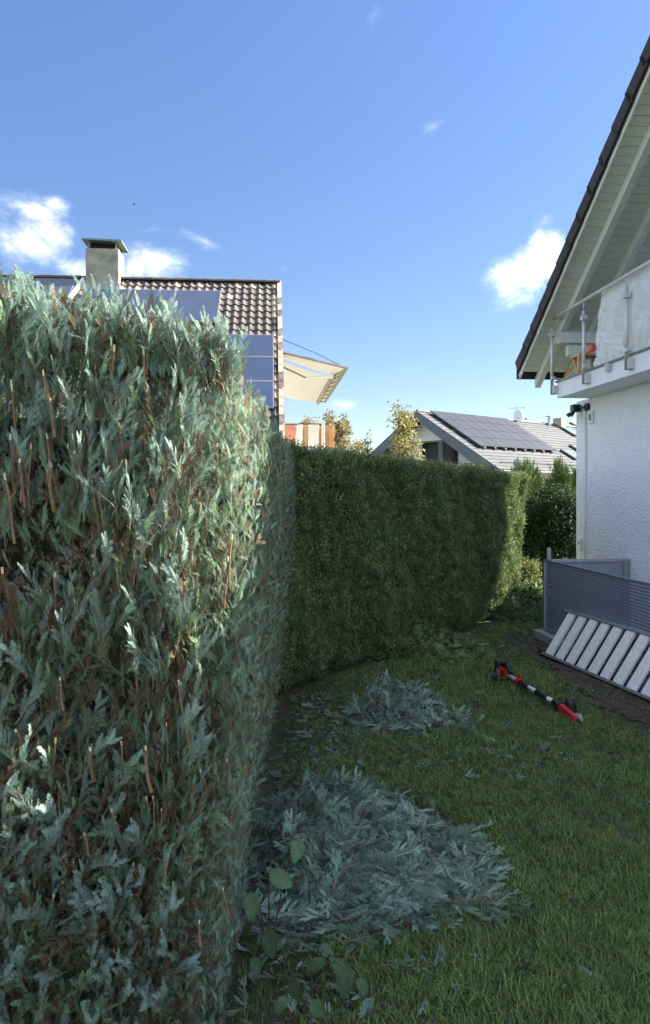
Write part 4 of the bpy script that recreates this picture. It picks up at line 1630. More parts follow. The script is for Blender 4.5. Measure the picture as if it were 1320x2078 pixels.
# --- sprays on the front face; the 300 that show largest are parts
n = 4700
pts, t, z, dp = front_pts(n, HTOP - 0.16)
keepm = (rng.random(n) < hole_density(t, z)) & (t < FLN - 0.11)
pts, t, z, dp = pts[keepm], t[keepm], z[keepm], dp[keepm]
n = len(pts)
outv = rng.uniform(0.05, 0.5, n) + 0.35 * (z < 0.9)
D = mixdir(n, 1.0, outv * 0.8, fnv, 0.24)
D[:, 0] += 0.06 + 0.10 * (z > 1.5)
# lower left sprays hang outwards
D = nrm(D - np.column_stack([np.zeros(n), np.zeros(n), 0.45 * (z < 1.35) * rng.random(n) * (t < 0.85 * FLN)]))
Nn = nrm(np.array([fdv[0], fdv[1], 0])[None] * np.where(rng.random(n) < 0.5, 1, -1)[:, None] * 0.9 + F3[None] * 0.45 + rng.normal(0, 0.45, (n, 3)))
scl = rng.uniform(0.34, 0.68, n)
greenish = (z > 1.45) & (rng.random(n) < 0.12 + 0.45 * np.clip((z - 1.5) / 0.5, 0, 1))
idx = rng.integers(0, 4, n)
idx[greenish] = rng.integers(4, 6, greenish.sum())
bm_ = rng.random(n) < 0.008 + 0.40 * (1 - hole_density(t, z))
idx[bm_] = rng.integers(6, 8, bm_.sum())
rot = eulers(D, Nn)
vis = (pts[:, 0] / pts[:, 1] > -0.46) & (dp < 0.07)
order = np.argsort(-(scl * vis - dp * 2))
part_i = order[:290]
rest_i = order[290:]
for i in part_i:
    link('spray', SPRAYS[idx[i]].data, near, loc=tuple(to_local(pts[i])), rot=tuple(rot[i]), scale=float(scl[i]))
scatter('foliage', to_local(pts[rest_i]), rot[rest_i], scl[rest_i], idx[rest_i], SPRAYS, near)

# --- fronds filling between them, on front, side and top
def fr_idx(n, green, brown=0.05):
    i = rng.integers(0, 3, n)
    g = rng.random(n) < green
    i[g] = rng.integers(3, 5, g.sum())
    bb = rng.random(n) < brown
    i[bb] = 5
    return i


n = 17500
pts, t, z, dp = front_pts(n, HTOP - 0.06, (0.02, 0.19))
keepm = rng.random(n) < hole_density(t, z) * 1.1
pts, t, z, dp = pts[keepm], t[keepm], z[keepm], dp[keepm]
n1 = len(pts)
D1 = mixdir(n1, 1.0, 0.35, fnv, 0.38)
N1 = nrm(np.array([fdv[0], fdv[1], 0])[None] * np.where(rng.random(n1) < 0.5, 1, -1)[:, None] * 0.8 + F3[None] * 0.4 + rng.normal(0, 0.55, (n1, 3)))
I1 = fr_idx(n1, 0.12 + 0.5 * np.clip((z - 1.5) / 0.5, 0, 1), 0.01 + 0.40 * (1 - hole_density(t, z)))
S1_ = rng.uniform(0.32, 0.66, n1)
# side face, denser and finer (clipped close)
n2 = 28000
yy = np.concatenate([rng.uniform(0, 1.6, 15000), rng.uniform(1.6, SLN, n2 - 15000)])
z2 = rng.uniform(0.0, 1.0, n2) * (side_top(yy + 2.03) - 0.04)
top_drop = 0.0
dep = rng.uniform(-0.01, 0.10, n2)
so = hedge_side_offset(z2, yy + 2.0)
P2 = HB[None] + sdv[None] * yy[:, None] + snv[None] * (so - dep - 0.03 * np.clip((z2 - 1.85) / 0.2, 0, 1) ** 2 - 0.05 * (1 - np.clip(yy / 0.12, 0, 1)) ** 2)[:, None]
P2 = np.column_stack([P2, z2])
D2 = mixdir(n2, 1.0, 0.25, snv, 0.42)
N2 = randnorm(n2, S3, 0.5)
I2 = fr_idx(n2, 0.12 * (yy < 1.0), 0.12 * (yy < 0.8) + 0.03)
S2_ = rng.uniform(0.24, 0.50, n2)
# top
n3 = 5200
tt = rng.random(n3)
yy3 = rng.uniform(-0.5, SLN, n3)
xx3 = rng.uniform(0.0, 0.9, n3)
P3 = HB[None] + sdv[None] * yy3[:, None] - snv[None] * xx3[:, None]
# points in front of the slanting front face are pulled back on to the top
rel = (P3 - HA[None]) @ fnv
P3 = P3 - fnv[None] * np.maximum(rel + 0.02, 0)[:, None]
P3 = np.column_stack([P3, side_top(P3[:, 1]) - 0.11 + rng.uniform(-0.05, 0.03, n3)])
nf3 = 1500
tf = rng.uniform(0.5, 1.0, nf3) * FLN
P3b = HA[None] + fdv[None] * tf[:, None] - fnv[None] * rng.uniform(0, 0.30, nf3)[:, None]
P3b = np.column_stack([P3b, HTOP + 0.24 * (1 - tf / FLN) - 0.10 + rng.uniform(-0.06, 0.04, nf3)])
P3 = np.concatenate([P3, P3b])
n3 += nf3
D3 = mixdir(n3, 1.0, 0.1, fnv, 0.30)
N3 = randnorm(n3, F3, 0.9)
I3 = fr_idx(n3, 0.45, 0.01)
S3_ = rng.uniform(0.5, 0.95, n3)
A = lambda *a: np.concatenate(a)
scatter('fine_foliage', to_local(A(np.asarray(pts), P2, P3)), A(eulers(D1, N1), eulers(D2, N2), eulers(D3, N3)),
        A(S1_, S2_, S3_), A(I1, I2, I3), FRONDS, near)
# upright leader sprays along the top rim (outline against the roof and sky)
n4 = 330
tf = rng.uniform(0.55, 1.0, n4) * FLN
P4 = HA[None] + fdv[None] * tf[:, None] - fnv[None] * rng.uniform(0.0, 0.14, n4)[:, None]
P4 = np.column_stack([P4, HTOP + 0.27 * (1 - tf / FLN) - 0.16 + rng.uniform(-0.05, 0.03, n4) + 0.015 * np.sin(tf * 17)])
D4 = mixdir(n4, 1.0, 0.12, fnv, 0.16)
N4 = randnorm(n4, F3, 0.6)
scatter('top_foliage', to_local(P4), eulers(D4, N4), rng.uniform(0.45, 0.72, n4), rng.choice([0, 1, 4, 5, 4, 5], n4), SPRAYS, near)

# --- bare brown stems with pale cut ends: each one a part
stem_me = []
for k in range(6):
    r = random.Random(300 + k)
    b = MB()
    L = 1.0
    pp = [(0.03 * sin(u * 4 + k) * u, 0.03 * cos(u * 3 + k) * u, L * u) for u in np.linspace(0, 1, 6)]
    b.tube(pp[:6], [0.030, 0.028, 0.026, 0.024, 0.022, 0.019], 6, 0, True, 1)
    b.tube([pp[5], (pp[5][0] + 0.003, pp[5][1], L * 1.10)], [0.0185, 0.0165], 6, 1, True, 1)
    for q in range(5):
        u = r.uniform(0.15, 0.9)
        a = r.uniform(0, 6.28)
        s0 = Vector((0.02 * u, 0.02 * u, L * u))
        b.tube([s0, s0 + Vector((cos(a) * 0.14, sin(a) * 0.14, 0.16))], [0.010, 0.005], 4, 0, False)
    stem_me.append(b.mesh('stem', [M['twig'], M['cut']]))
# (px, py of the cut end, length in px) read off the photograph
stem_px = [(22, 770, 210), (92, 750, 140), (128, 770, 110), (178, 720, 190), (196, 735, 150), (228, 700, 120), (286, 705, 180), (296, 780, 150),
           (331, 860, 190), (210, 865, 160), (180, 870, 130), (150, 880, 120), (155, 830, 90), (90, 880, 120), (60, 900, 120), (20, 880, 140), (235, 930, 130),
           (264, 905, 110), (310, 1035, 100), (205, 1000, 110), (185, 990, 100), (140, 900, 90), (45, 930, 90), (98, 940, 80), (8, 960, 120),
           (10, 1150, 120), (85, 1195, 100), (152, 1215, 90), (115, 1160, 90), (190, 1160, 80), (260, 1110, 90), (340, 1085, 80), (470, 1085, 110), (462, 1130, 90),
           (275, 1315, 90), (362, 1380, 110), (340, 1465, 90), (402, 1340, 90), (118, 1375, 70), (110, 1500, 100), (118, 1590, 90), (178, 1520, 80), (243, 1505, 90),
           (290, 1515, 80), (310, 1615, 70), (300, 1615, 70), (330, 1640, 60), (90, 1695, 90), (67, 1700, 90), (148, 1745, 90), (275, 1750, 60), (282, 1765, 50),
           (338, 1735, 80), (122, 1790, 60), (105, 1820, 60), (60, 1810, 60), (180, 1915, 80), (235, 1925, 50), (328, 1885, 60), (252, 2000, 60), (400, 1870, 70),
           (460, 1540, 90), (455, 1800, 70), (410, 1560, 60), (230, 1640, 70), (170, 1690, 60), (20, 1620, 80), (30, 1480, 60), (420, 1000, 90), (440, 900, 80), (370, 700, 90), (400, 790, 100)]
for (px, py, ln) in stem_px:
    t_, D_ = 0, 0
    # meet the sight line with the front plane, a little inside
    dx = (px - 660) / F
    k = (HA @ fnv + random.uniform(-0.02, 0.02)) / (np.array([dx, 1.0]) @ fnv)
    top = Vector((dx * k, k, CAMH + (HY - py) / F * k))
    Lm = ln / F * k * random.uniform(0.8, 1.2)
    lean_ = Vector((random.uniform(-0.18, 0.12), random.uniform(-0.25, 0.0), 1)).normalized()
    base = top - lean_ * Lm * 1.1
    base = base - Vector((fnv[0], fnv[1], 0)) * 0.02
    dirv = (top - base).normalized()
    o = link('stem', random.choice(stem_me), near, loc=tuple(to_local(base)), rot=dirv.to_track_quat('Z', 'Y').to_euler())
    th_ = random.choice((0.09, 0.11, 0.13, 0.15, 0.19))
    o.scale = (th_, th_, (top - base).length / 1.1)

# ================================================================== GREEN HEDGE
def leaf_clump(name, mats, seed, n=26, r=0.05, lw=0.012, ll=0.024, up=0.3):
    rr = random.Random(seed)
    b = MB()
    for k in range(n):
        c = Vector((rr.gauss(0, r * .5), rr.gauss(0, r * .5), rr.gauss(0, r * .5)))
        d = Vector((rr.gauss(0, 1), rr.gauss(0, 1), rr.gauss(up, 1))).normalized()
        a = d.cross(Vector((rr.gauss(0, 1), rr.gauss(0, 1), rr.gauss(0, 1)))).normalized()
        l, w = ll * rr.uniform(.6, 1.3), lw * rr.uniform(.7, 1.2)
        nn = d.cross(a) * (w * 0.3)
        b.add([c, c + d * l * .5 + a * w + nn, c + d * l, c + d * l * .5 - a * w + nn], [(0, 1, 2), (0, 2, 3)], 0)
    b.tube([(0, 0, -r), (0, 0, r * 0.4)], [0.003, 0.001], 3, len(mats) - 1, False)
    return b.mesh(name, mats)


HL = [proto('hedge_clump_source', leaf_clump('clump', [M['hedge_leaf'], M['bark']], 400 + k, 30, 0.060, 0.007, 0.034, 0.8)) for k in range(3)]
HL += [proto('hedge_clump_source', leaf_clump('clump', [M['hedge_brown'], M['bark']], 410, 16, 0.055, 0.005, 0.035, 0.8))]
GA, GB = np.array([-0.45, 5.92]), np.array([2.84, 10.40])
gdv = GB - GA
GLN = np.linalg.norm(gdv)
gdv = gdv / GLN
gnv = np.array([gdv[1], -gdv[0]])
GT0, GT1 = 2.025, 1.87
green = thing('green_hedge', 'dense dark green clipped hedge running behind the lawn towards the far house', 'hedge', (1.0, 8.6, 0))
GO = np.array([-1.0, -8.6, 0])
gth = 1.2


def gpt(u, d):
    return GA + gdv * u - gnv * d


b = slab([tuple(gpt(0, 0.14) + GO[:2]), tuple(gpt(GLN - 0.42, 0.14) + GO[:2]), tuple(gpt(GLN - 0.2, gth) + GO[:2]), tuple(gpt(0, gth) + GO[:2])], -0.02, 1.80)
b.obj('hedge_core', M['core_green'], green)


def green_in(u, z):
    """the right end leans: inside the outline?"""
    end = GLN - 0.45 + 0.42 * np.clip(z / 1.8, 0, 1) ** 0.8
    return u < end


n = 21000
u = rng.uniform(-0.2, GLN, n)
z = rng.uniform(0.02, 2.03, n)
topz = GT0 + (GT1 - GT0) * u / GLN + 0.015 * np.sin(u * 7) + 0.012 * np.sin(u * 19)
z = z * topz / 2.03
k = green_in(u, z)
u, z = u[k], z[k]
n = len(u)
bul = 0.04 * np.sin(u * 4 + z * 2) + 0.02 * np.sin(u * 11 + z * 5) - 0.10 * (1 - np.clip(z / 0.35, 0, 1)) ** 2 + 0.03 * np.sin(u * 30 + np.sin(z * 4)) * 0.6
dd_ = rng.uniform(-0.01, 0.10, n) - bul
Pg = GA[None] + gdv[None] * u[:, None] - gnv[None] * dd_[:, None]
Pg = np.column_stack([Pg, z])
n5 = 8500
u5 = rng.uniform(-0.1, GLN, n5)
d5 = rng.uniform(0, gth, n5) ** 1.2
z5 = GT0 + (GT1 - GT0) * u5 / GLN - 0.02 + rng.uniform(-0.05, 0.03, n5) + 0.015 * np.sin(u5 * 7) + 0.02 * np.sin(u5 * 5 + d5 * 9)
Pt = np.column_stack([GA[None] + gdv[None] * u5[:, None] - gnv[None] * d5[:, None], z5])
n6 = 5200
z6 = rng.uniform(0.02, 1.92, n6)
d6 = rng.uniform(0, gth, n6)
u6 = GLN - 0.45 + 0.42 * np.clip(z6 / 1.8, 0, 1) ** 0.8 - rng.uniform(-0.02, 0.09, n6) + 0.18 * d6
Pe = np.column_stack([GA[None] + gdv[None] * u6[:, None] - gnv[None] * d6[:, None], z6])
n7 = 420
u7 = rng.uniform(0, GLN - 0.1, n7)
d7 = rng.uniform(0, 0.5, n7)
Ps = np.column_stack([GA[None] + gdv[None] * u7[:, None] - gnv[None] * d7[:, None], GT0 + (GT1 - GT0) * u7 / GLN + rng.uniform(0.0, 0.075, n7) * (0.4 + 0.6 * (np.sin(u7 * 6) > 0))])
Pall = A(Pg, Pt, Pe, Ps)
nn_ = len(Pall)
Dall = nrm(np.column_stack([rng.normal(0, .5, nn_), rng.normal(0, .5, nn_), np.ones(nn_)]))
Yall = nrm(np.column_stack([rng.normal(0, 1, nn_), rng.normal(0, 1, nn_), rng.normal(0, 0.3, nn_)]))
ii = rng.integers(0, 3, nn_)
streak = 0.06 + 0.10 * (np.sin(Pall[:, 0] * 23 + Pall[:, 1] * 11) > 0.3)
ii[rng.random(nn_) < streak] = 3
scatter('foliage', Pall + GO, eulers(Yall, Dall), rng.uniform(0.40, 0.95, nn_), ii, HL, green)

# ================================================================== OTHER PLANTS
def spray_set(mat_, seed, L, fl, wl_, nf=5, segs=2, n=6):
    return [proto('spray_source', spray_mesh('spray', [mat_, M['twig']], seed + k, L=L, nf=nf, fl=fl, segs=segs, n=n, wl_=wl_)) for k in range(3)]


CON = spray_set(M['conifer'], 500, 0.26, 0.17, 3.0)


def conifer(loc, h, r, label, n=420, seed=1, leaders=3, group=None):
    rg = np.random.default_rng(seed)
    o = thing('cypress_tree', label, 'conifer', loc, 0, group)
    b = MB()
    b.tube([(0, 0, 0), (0.02, 0, h * .5), (0, 0.01, h * .93)], [r * .10, r * .06, 0.008], 7)
    for k in range(10):
        zz = h * (0.15 + 0.07 * k)
        a = k * 2.4
        b.tube([(0, 0, zz), (cos(a) * r * .7, sin(a) * r * .7, zz + r * .35)], [r * .04, 0.006], 5, 0, False)
    b.obj('trunk', M['bark'], o)
    z = rg.random(n) ** 0.8
    a = rg.uniform(0, 2 * pi, n)
    rad = r * (1 - z) ** 0.55 * (0.55 + 0.5 * rg.random(n)) * (1 + 0.25 * np.sin(a * leaders + z * 6))
    p = np.column_stack([np.cos(a) * rad, np.sin(a) * rad, h * (0.03 + 0.95 * z)])
    out = np.column_stack([np.cos(a), np.sin(a), np.zeros(n)])
    d = nrm(out * 0.55 + np.array([0, 0, 1.0])[None] * rg.uniform(-0.7, 1.0, n)[:, None] + rg.normal(0, .2, (n, 3)))
    tipm = z > 0.8
    d[tipm] = nrm(out[tipm] * 0.25 + np.array([0, 0, 1.0])[None] + rg.normal(0, .1, (tipm.sum(), 3)))
    scatter('crown', p, eulers(d, nrm(out + rg.normal(0, .5, (n, 3)))), rg.uniform(0.6, 1.0, n), rg.integers(0, 3, n), CON, o)
    return o


cg = 'feathery cypresses behind the green hedge end'
conifer((3.55, 12.9, 0), 1.95, 0.55, 'feathery cypress with drooping sprays just right of the green hedge end', 520, 21, 3, cg)
conifer((4.20, 13.2, 0), 2.0, 0.50, 'feathery cypress standing between the hedge end and the white wall', 480, 22, 3, cg)
conifer((4.75, 13.8, 0), 1.9, 0.45, 'feathery cypress closest to the white house wall', 380, 23, 3, cg)
conifer((3.25, 12.3, 0), 1.98, 0.35, 'slim cypress tip poking up beside the lit hedge corner', 300, 24, 2, cg)
conifer((2.75, 13.3, 0), 2.0, 0.30, 'small cypress tip showing above the top of the green hedge', 240, 25, 2, cg)

BL = [proto('clump_source', leaf_clump('clump', [M['shrub'], M['bark']], 430 + k, 34, 0.10, 0.014, 0.045)) for k in range(2)]


def shrub(loc, rx, ry, rz, label, protos, n, seed, cat='shrub', name='round_shrub', sc=(0.7, 1.2), low=-0.95):
    rg = np.random.default_rng(seed)
    o = thing(name, label, cat, loc)
    b = MB()
    for k in range(7):
        a = k * 0.9
        b.tube([(0, 0, 0), (cos(a) * rx * .35, sin(a) * ry * .35, rz * .9), (cos(a) * rx * .7, sin(a) * ry * .7, rz * 1.3)], [0.025, 0.015, 0.004], 5)
    b.obj('stems', M['bark'], o)
    v = nrm(rg.normal(0, 1, (n, 3)))
    v[:, 2] = np.maximum(v[:, 2], low)
    q = (0.70 + 0.32 * rg.random(n)) * (1 + 0.10 * np.sin(v[:, 0] * 5 + seed) * np.sin(v[:, 2] * 6 + 1) + 0.08 * np.sin(v[:, 1] * 9))
    p = v * q[:, None] * np.array([rx, ry, rz])[None] + np.array([0, 0, rz])[None]
    scatter('crown', p, eulers(nrm(rg.normal(0, 1, (n, 3))), nrm(rg.normal(0, 1, (n, 3)))), rg.uniform(sc[0], sc[1], n), rg.integers(0, len(protos), n), protos, o)
    return o


shrub((3.62, 11.75, 0), 0.62, 0.6, 0.86, 'dark round shrub in front of the white wall corner', BL, 1500, 31)
YL = [proto('clump_source', leaf_clump('clump', [M['yellow_leaf'], M['bark']], 440 + k, 22, 0.10, 0.013, 0.055)) for k in range(2)]
shrub((2.98, 10.95, 0), 0.22, 0.2, 0.36, 'small sunlit yellow-green shrub beyond the end of the green hedge', YL, 130, 33, name='yellow_shrub', sc=(0.5, 0.9))
shrub((3.35, 11.3, 0), 0.35, 0.3, 0.42, 'low dark shrub behind the perforated fence corner', BL, 420, 34, name='low_shrub')


def small_tree(name, loc, h, label, leafm, n, spread, seed, cat='tree', lsize=0.05, levels=1.0, z0=0.3, trunk=0.05):
    rg = random.Random(seed)
    o = thing(name, label, cat, loc)
    b = MB()
    b.tube([(0, 0, 0), (0.04, 0, h * .4), (-0.03, 0.02, h * .8), (0, 0, h)], [trunk, trunk * .7, trunk * .3, 0.006], 6)
    ends = []
    for k in range(26):
        u = z0 + (1 - z0) * k / 26 * 0.97
        a = k * 2.4 + rg.uniform(-.3, .3)
        ln = spread * (1.15 - u) ** 0.8 * rg.uniform(0.6, 1.2)
        p0 = Vector((0, 0, h * u))
        p1 = p0 + Vector((cos(a) * ln * .5, sin(a) * ln * .5, ln * .4))
        p2 = p0 + Vector((cos(a) * ln, sin(a) * ln, ln * rg.uniform(.7, 1.1)))
        b.tube([p0, p1, p2], [trunk * .25, trunk * .15, 0.004], 4, 0, False)
        ends.append((p0, p1, p2))
    b.obj('trunk', M['bark'], o)
    pts = []
    for k in range(n):
        p0, p1, p2 = rg.choice(ends)
        u = rg.uniform(0.3, 1.05)
        p = p1.lerp(p2, (u - .5) * 2) if u > .5 else p0.lerp(p1, u * 2)
        pts.append(tuple(p + Vector((rg.gauss(0, .06), rg.gauss(0, .06), rg.gauss(0, .07))) * levels))
    pr = [proto('leafy_twig_source', leaf_clump('clump', [leafm, M['bark']], seed + 7 + k, 8, 0.09 * levels, lsize * .32, lsize)) for k in range(2)]
    rr = np.random.default_rng(seed)
    scatter('crown', np.array(pts), rr.uniform(0, 6.28, (n, 3)), rr.uniform(0.6, 1.3, n), rr.integers(0, 2, n), pr, o)
    return o


t1 = P(818, 1000, 15.5)
small_tree('young_tree', (t1.x, 15.5, 0), 3.40, 'slender young tree with pale yellow-green leaves behind the green hedge', M['autumn'], 420, 0.50, 51, z0=0.45, lsize=0.07)
t2 = P(757, 1000, 15.2)
small_tree('young_tree', (t2.x - 0.1, 15.2, 0), 2.75, 'low sparse sapling left of the slender yellow-green tree', M['autumn'], 60, 0.40, 53, z0=0.6, lsize=0.06)
t3 = P(688, 1000, 22.0)
small_tree('garden_tree', (t3.x, 22.0, 0), 3.75, 'bushy tree with rusty thin foliage behind the striped balcony screen', M['rust_leaf'], 520, 1.2, 57, z0=0.55, lsize=0.09)
t4 = P(632, 1000, 21.0)
small_tree('garden_tree', (t4.x, 21.0, 0), 3.62, 'thin plant crown just above the top of the striped screen', M['rust_leaf'], 260, 1.1, 59, z0=0.6, lsize=0.08)

# ================================================================== CLIPPING PILES
PC = [spray_mesh('clipping', [M['teal_cut'], M['twig']], 600 + k, L=0.18, nf=8, fl=0.085, n=6, wl_=1.15, bare=0.15, aw=0.8) for k in range(4)]
PC_P = [proto('clipping_source', m_) for m_ in PC] + [proto('clipping_source', single_frond('clipping', M['teal_cut'], 620 + k, 0.11, 9, 3, 1.2)) for k in range(2)]
PG = [spray_mesh('clipping', [M['green_cut'], M['twig']], 640 + k, L=0.16, nf=5, fl=0.10, wl_=1.8, bare=0.3) for k in range(3)]
PG_P = [proto('clipping_source', m_) for m_ in PG]


def pile(name, cx, cy, rx, ry, h, label, protos, n, nparts, seed, sc=(0.6, 1.1), skew=(0, 0), ang=0.0, corem='core'):
    rg = np.random.default_rng(seed)
    o = thing(name, label, 'clippings', (cx, cy, 0))
    # mound under the sprays
    b = MB()
    nr, na = 8, 26
    def hz(x, y):
        xr, yr = x * cos(ang) + y * sin(ang), -x * sin(ang) + y * cos(ang)
        q = (np.abs((xr - skew[0] * rx) / rx) ** 1.7 + np.abs((yr - skew[1] * ry) / ry) ** 1.7)
        lump = 1 + 0.16 * np.sin(x * 13 + seed) * np.sin(y * 11) + 0.10 * np.sin(x * 27 + y * 19)
        return h * np.clip(1 - q, 0, 1) ** 0.9 * lump
    gx = np.linspace(-rx * 1.3, rx * 1.3, 30)
    gy = np.linspace(-ry * 1.3, ry * 1.3, 30)
    for y in gy:
        for x in gx:
            b.v.append((float(x), float(y), float(hz(x, y)) - 0.035 + float(undul(x + cx, y + cy))))
    for j in range(29):
        for i in range(29):
            if max(b.v[j * 30 + i][2], b.v[j * 30 + i + 1][2], b.v[(j + 1) * 30 + i][2], b.v[(j + 1) * 30 + i + 1][2]) > -0.02:
                b.f.append((j * 30 + i, j * 30 + i + 1, (j + 1) * 30 + i + 1, (j + 1) * 30 + i))
    b.m = [0] * len(b.f)
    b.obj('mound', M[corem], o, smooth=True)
    r = np.sqrt(rg.random(n)) * 1.08
    a = rg.uniform(0, 2 * pi, n)
    r = r * (1 + 0.14 * np.sin(3 * a + seed) + 0.10 * np.sin(7 * a + 2 * seed) + 0.05 * np.sin(13 * a)) * np.where(rg.random(n) < 0.05, rg.uniform(1, 1.35, n), 1)
    x = np.cos(a) * r * rx
    y = np.sin(a) * r * ry
    x, y = x * cos(ang) - y * sin(ang), x * sin(ang) + y * cos(ang)
    z = hz(x, y) + rg.uniform(-0.02, 0.035, n) + 0.012
    e = 0.01
    gxn = (hz(x + e, y) - hz(x - e, y)) / (2 * e)
    gyn = (hz(x, y + e) - hz(x, y - e)) / (2 * e)
    nv = nrm(np.column_stack([-gxn, -gyn, np.ones(n)]))
    az = rg.normal(0, 1.1, n) - 0.5 + np.where(rg.random(n) < 0.5, pi, 0) * 0.6
    d = np.column_stack([np.cos(az), np.sin(az), np.zeros(n)])
    d = d - nv * np.sum(d * nv, 1)[:, None]
    d = nrm(d + rg.normal(0, .13, (n, 3)) + np.array([0, 0, 0.06])[None])
    N_ = nrm(nv + rg.normal(0, .65, (n, 3)))
    flip = rg.random(n) < 0.55
    N_[flip] *= -1
    rot = eulers(d, N_)
    scl = rg.uniform(sc[0], sc[1], n)
    idx = rg.integers(0, len(protos), n)
    p = np.column_stack([x, y, z])
    order = np.argsort(-(scl + z * 4))
    for i in order[:nparts]:
        link('clipping', protos[idx[i]].data, o, loc=tuple(p[i]), rot=tuple(rot[i]), scale=float(scl[i]))
    q = order[nparts:]
    scatter('loose_clippings', p[q], rot[q], scl[q], idx[q], protos, o)
    return o


pile('clippings_pile', 0.13, 3.28, 0.49, 0.55, 0.21, 'largest heap of blue-green cypress clippings lying beside the near hedge', PC_P, 2900, 240, 71, (0.42, 0.85), (-0.22, 0.12), -0.25)
pile('clippings_pile', 0.53, 5.33, 0.37, 0.33, 0.20, 'middle heap of blue-green cypress clippings on the open lawn', PC_P, 1100, 140, 72, (0.42, 0.8), (0.0, 0.1))
pile('clippings_pile', 0.98, 7.75, 0.62, 0.55, 0.15, 'flat heap of green clippings at the foot of the green hedge', PG_P, 800, 60, 73, (0.4, 0.9), corem='core_green')
pile('clippings_pile', 2.72, 9.85, 0.52, 0.50, 0.36, 'dark green mound of cuttings at the far end of the lawn near the fence corner', PG_P, 1100, 60, 74, (0.45, 0.95), corem='core_green')

# litter of small clippings at the hedge foot and over the lawn
n = 1300
lx = np.concatenate([rng.normal(-0.02, 0.22, 920), rng.uniform(-0.1, 1.5, 260), rng.uniform(0.0, 2.2, 120)])
ly = np.concatenate([rng.uniform(2.3, 6.0, 920), rng.uniform(4.2, 5.2, 260), rng.uniform(5.8, 9.2, 120)])
k = lx > -0.28
lx, ly = lx[k], ly[k]
n = len(lx)
azl = rng.uniform(0, 6.28, n)
scatter('fallen_sprigs', np.column_stack([lx, ly, undul(lx, ly) + rng.uniform(0.005, 0.03, n)]),
        eulers(np.column_stack([np.cos(azl), np.sin(azl), rng.normal(0, .12, n)]), nrm(np.column_stack([rng.normal(0, .3, n), rng.normal(0, .3, n), np.where(rng.random(n) < .5, 1, -1)]))),
        rng.uniform(0.15, 0.55, n), rng.integers(0, 6, n), PC_P)['category'] = 'clippings'
bpy.data.objects['fallen_sprigs']['label'] = 'thin litter of tiny blue-green clippings strewn over grass and hedge foot'

# single sprigs that lie apart on the lawn
sprigs = [((887, 1915), (905, 1955), 1.0, 'large pale sprig lying just below the largest clippings heap'),
          ((1008, 1850), (998, 1915), 0.95, 'hanging-shaped sprig lying right of the largest heap'),
          ((1162, 1962), (1192, 1980), 0.75, 'lone pale sprig in the grass at the lower right'),
          ((915, 1998), (935, 2022), 0.6, 'small white-blue sprig near the lower edge of the lawn'),
          ((862, 2030), (868, 2060), 0.6, 'bent sprig at the bottom edge left of the small white-blue one'),
          ((945, 1940), (978, 1955), 0.5, 'narrow sprig just right of the large pale one'),
          ((820, 1938), (838, 1968), 0.55, 'sprig under the left tip of the largest heap, standing on edge'),
          ((968, 1558), (978, 1580), 0.6, 'lone small sprig on the open lawn above the largest heap'),
          ((798, 1505), (812, 1530), 0.5, 'sprig lying just in front of the middle heap'),
          ((990, 1640), (1012, 1658), 0.4, 'little brownish sprig on the lawn right of the lone small one'),
          ((905, 1895), (950, 1870), 0.7, 'sprig with spread tips at the lower right rim of the largest heap')]
for k, (p0, p1, s, lb) in enumerate(sprigs):
    a, c = G(*p0, 0.02), G(*p1, 0.02)
    d = (c - a).normalized()
    e = eulers(np.array([[d.x, d.y, 0.03]]), np.array([[0.1, -0.15, -1 if k % 2 else 1.0]]))[0]
    o = link('cypress_sprig', PC[k % 4], loc=(a.x, a.y, 0.035), rot=tuple(e), scale=s * 0.62)
    tag(o, lb, 'sprig', 'single sprigs lying on the lawn')

# ================================================================== BROAD-LEAVED SEEDLING at the hedge foot
def broad_leaf(seed, L=0.10):
    r = random.Random(seed)
    b = MB()
    n = 16
    mid, lft, rgt = [], [], []
    cx = r.uniform(-0.12, 0.12)
    for i in range(n + 1):
        u = i / n
        w = L * 0.36 * (max(0.0, sin(pi * u ** 0.8)) ** 0.75 if 0 < u < 1 else 0)
        ser = (0.80 if i % 2 else 1.10) * (1.12 - 0.35 * u)
        z = -0.32 * L * u * u + 0.03 * L * sin(u * 5)
        xm = cx * L * u * u
        pl = 0.006 * L * (1 if i % 2 else -1)
        mid.append((xm, L * u, z))
        lft.append((xm - w * ser, L * (u + 0.10 * sin(pi * u)), z + 0.07 * L * sin(pi * u) + pl))
        rgt.append((xm + w * ser, L * (u + 0.10 * sin(pi * u)), z + 0.05 * L * sin(pi * u) + pl))
    v = mid + lft + rgt
    k = n + 1
    f = [(i, i + 1, k + i + 1, k + i) for i in range(n)] + [(i + 1, i, 2 * k + i, 2 * k + i + 1) for i in range(n)]
    b.add(v, f)
    return b.mesh('leaf', M['broad'], True)


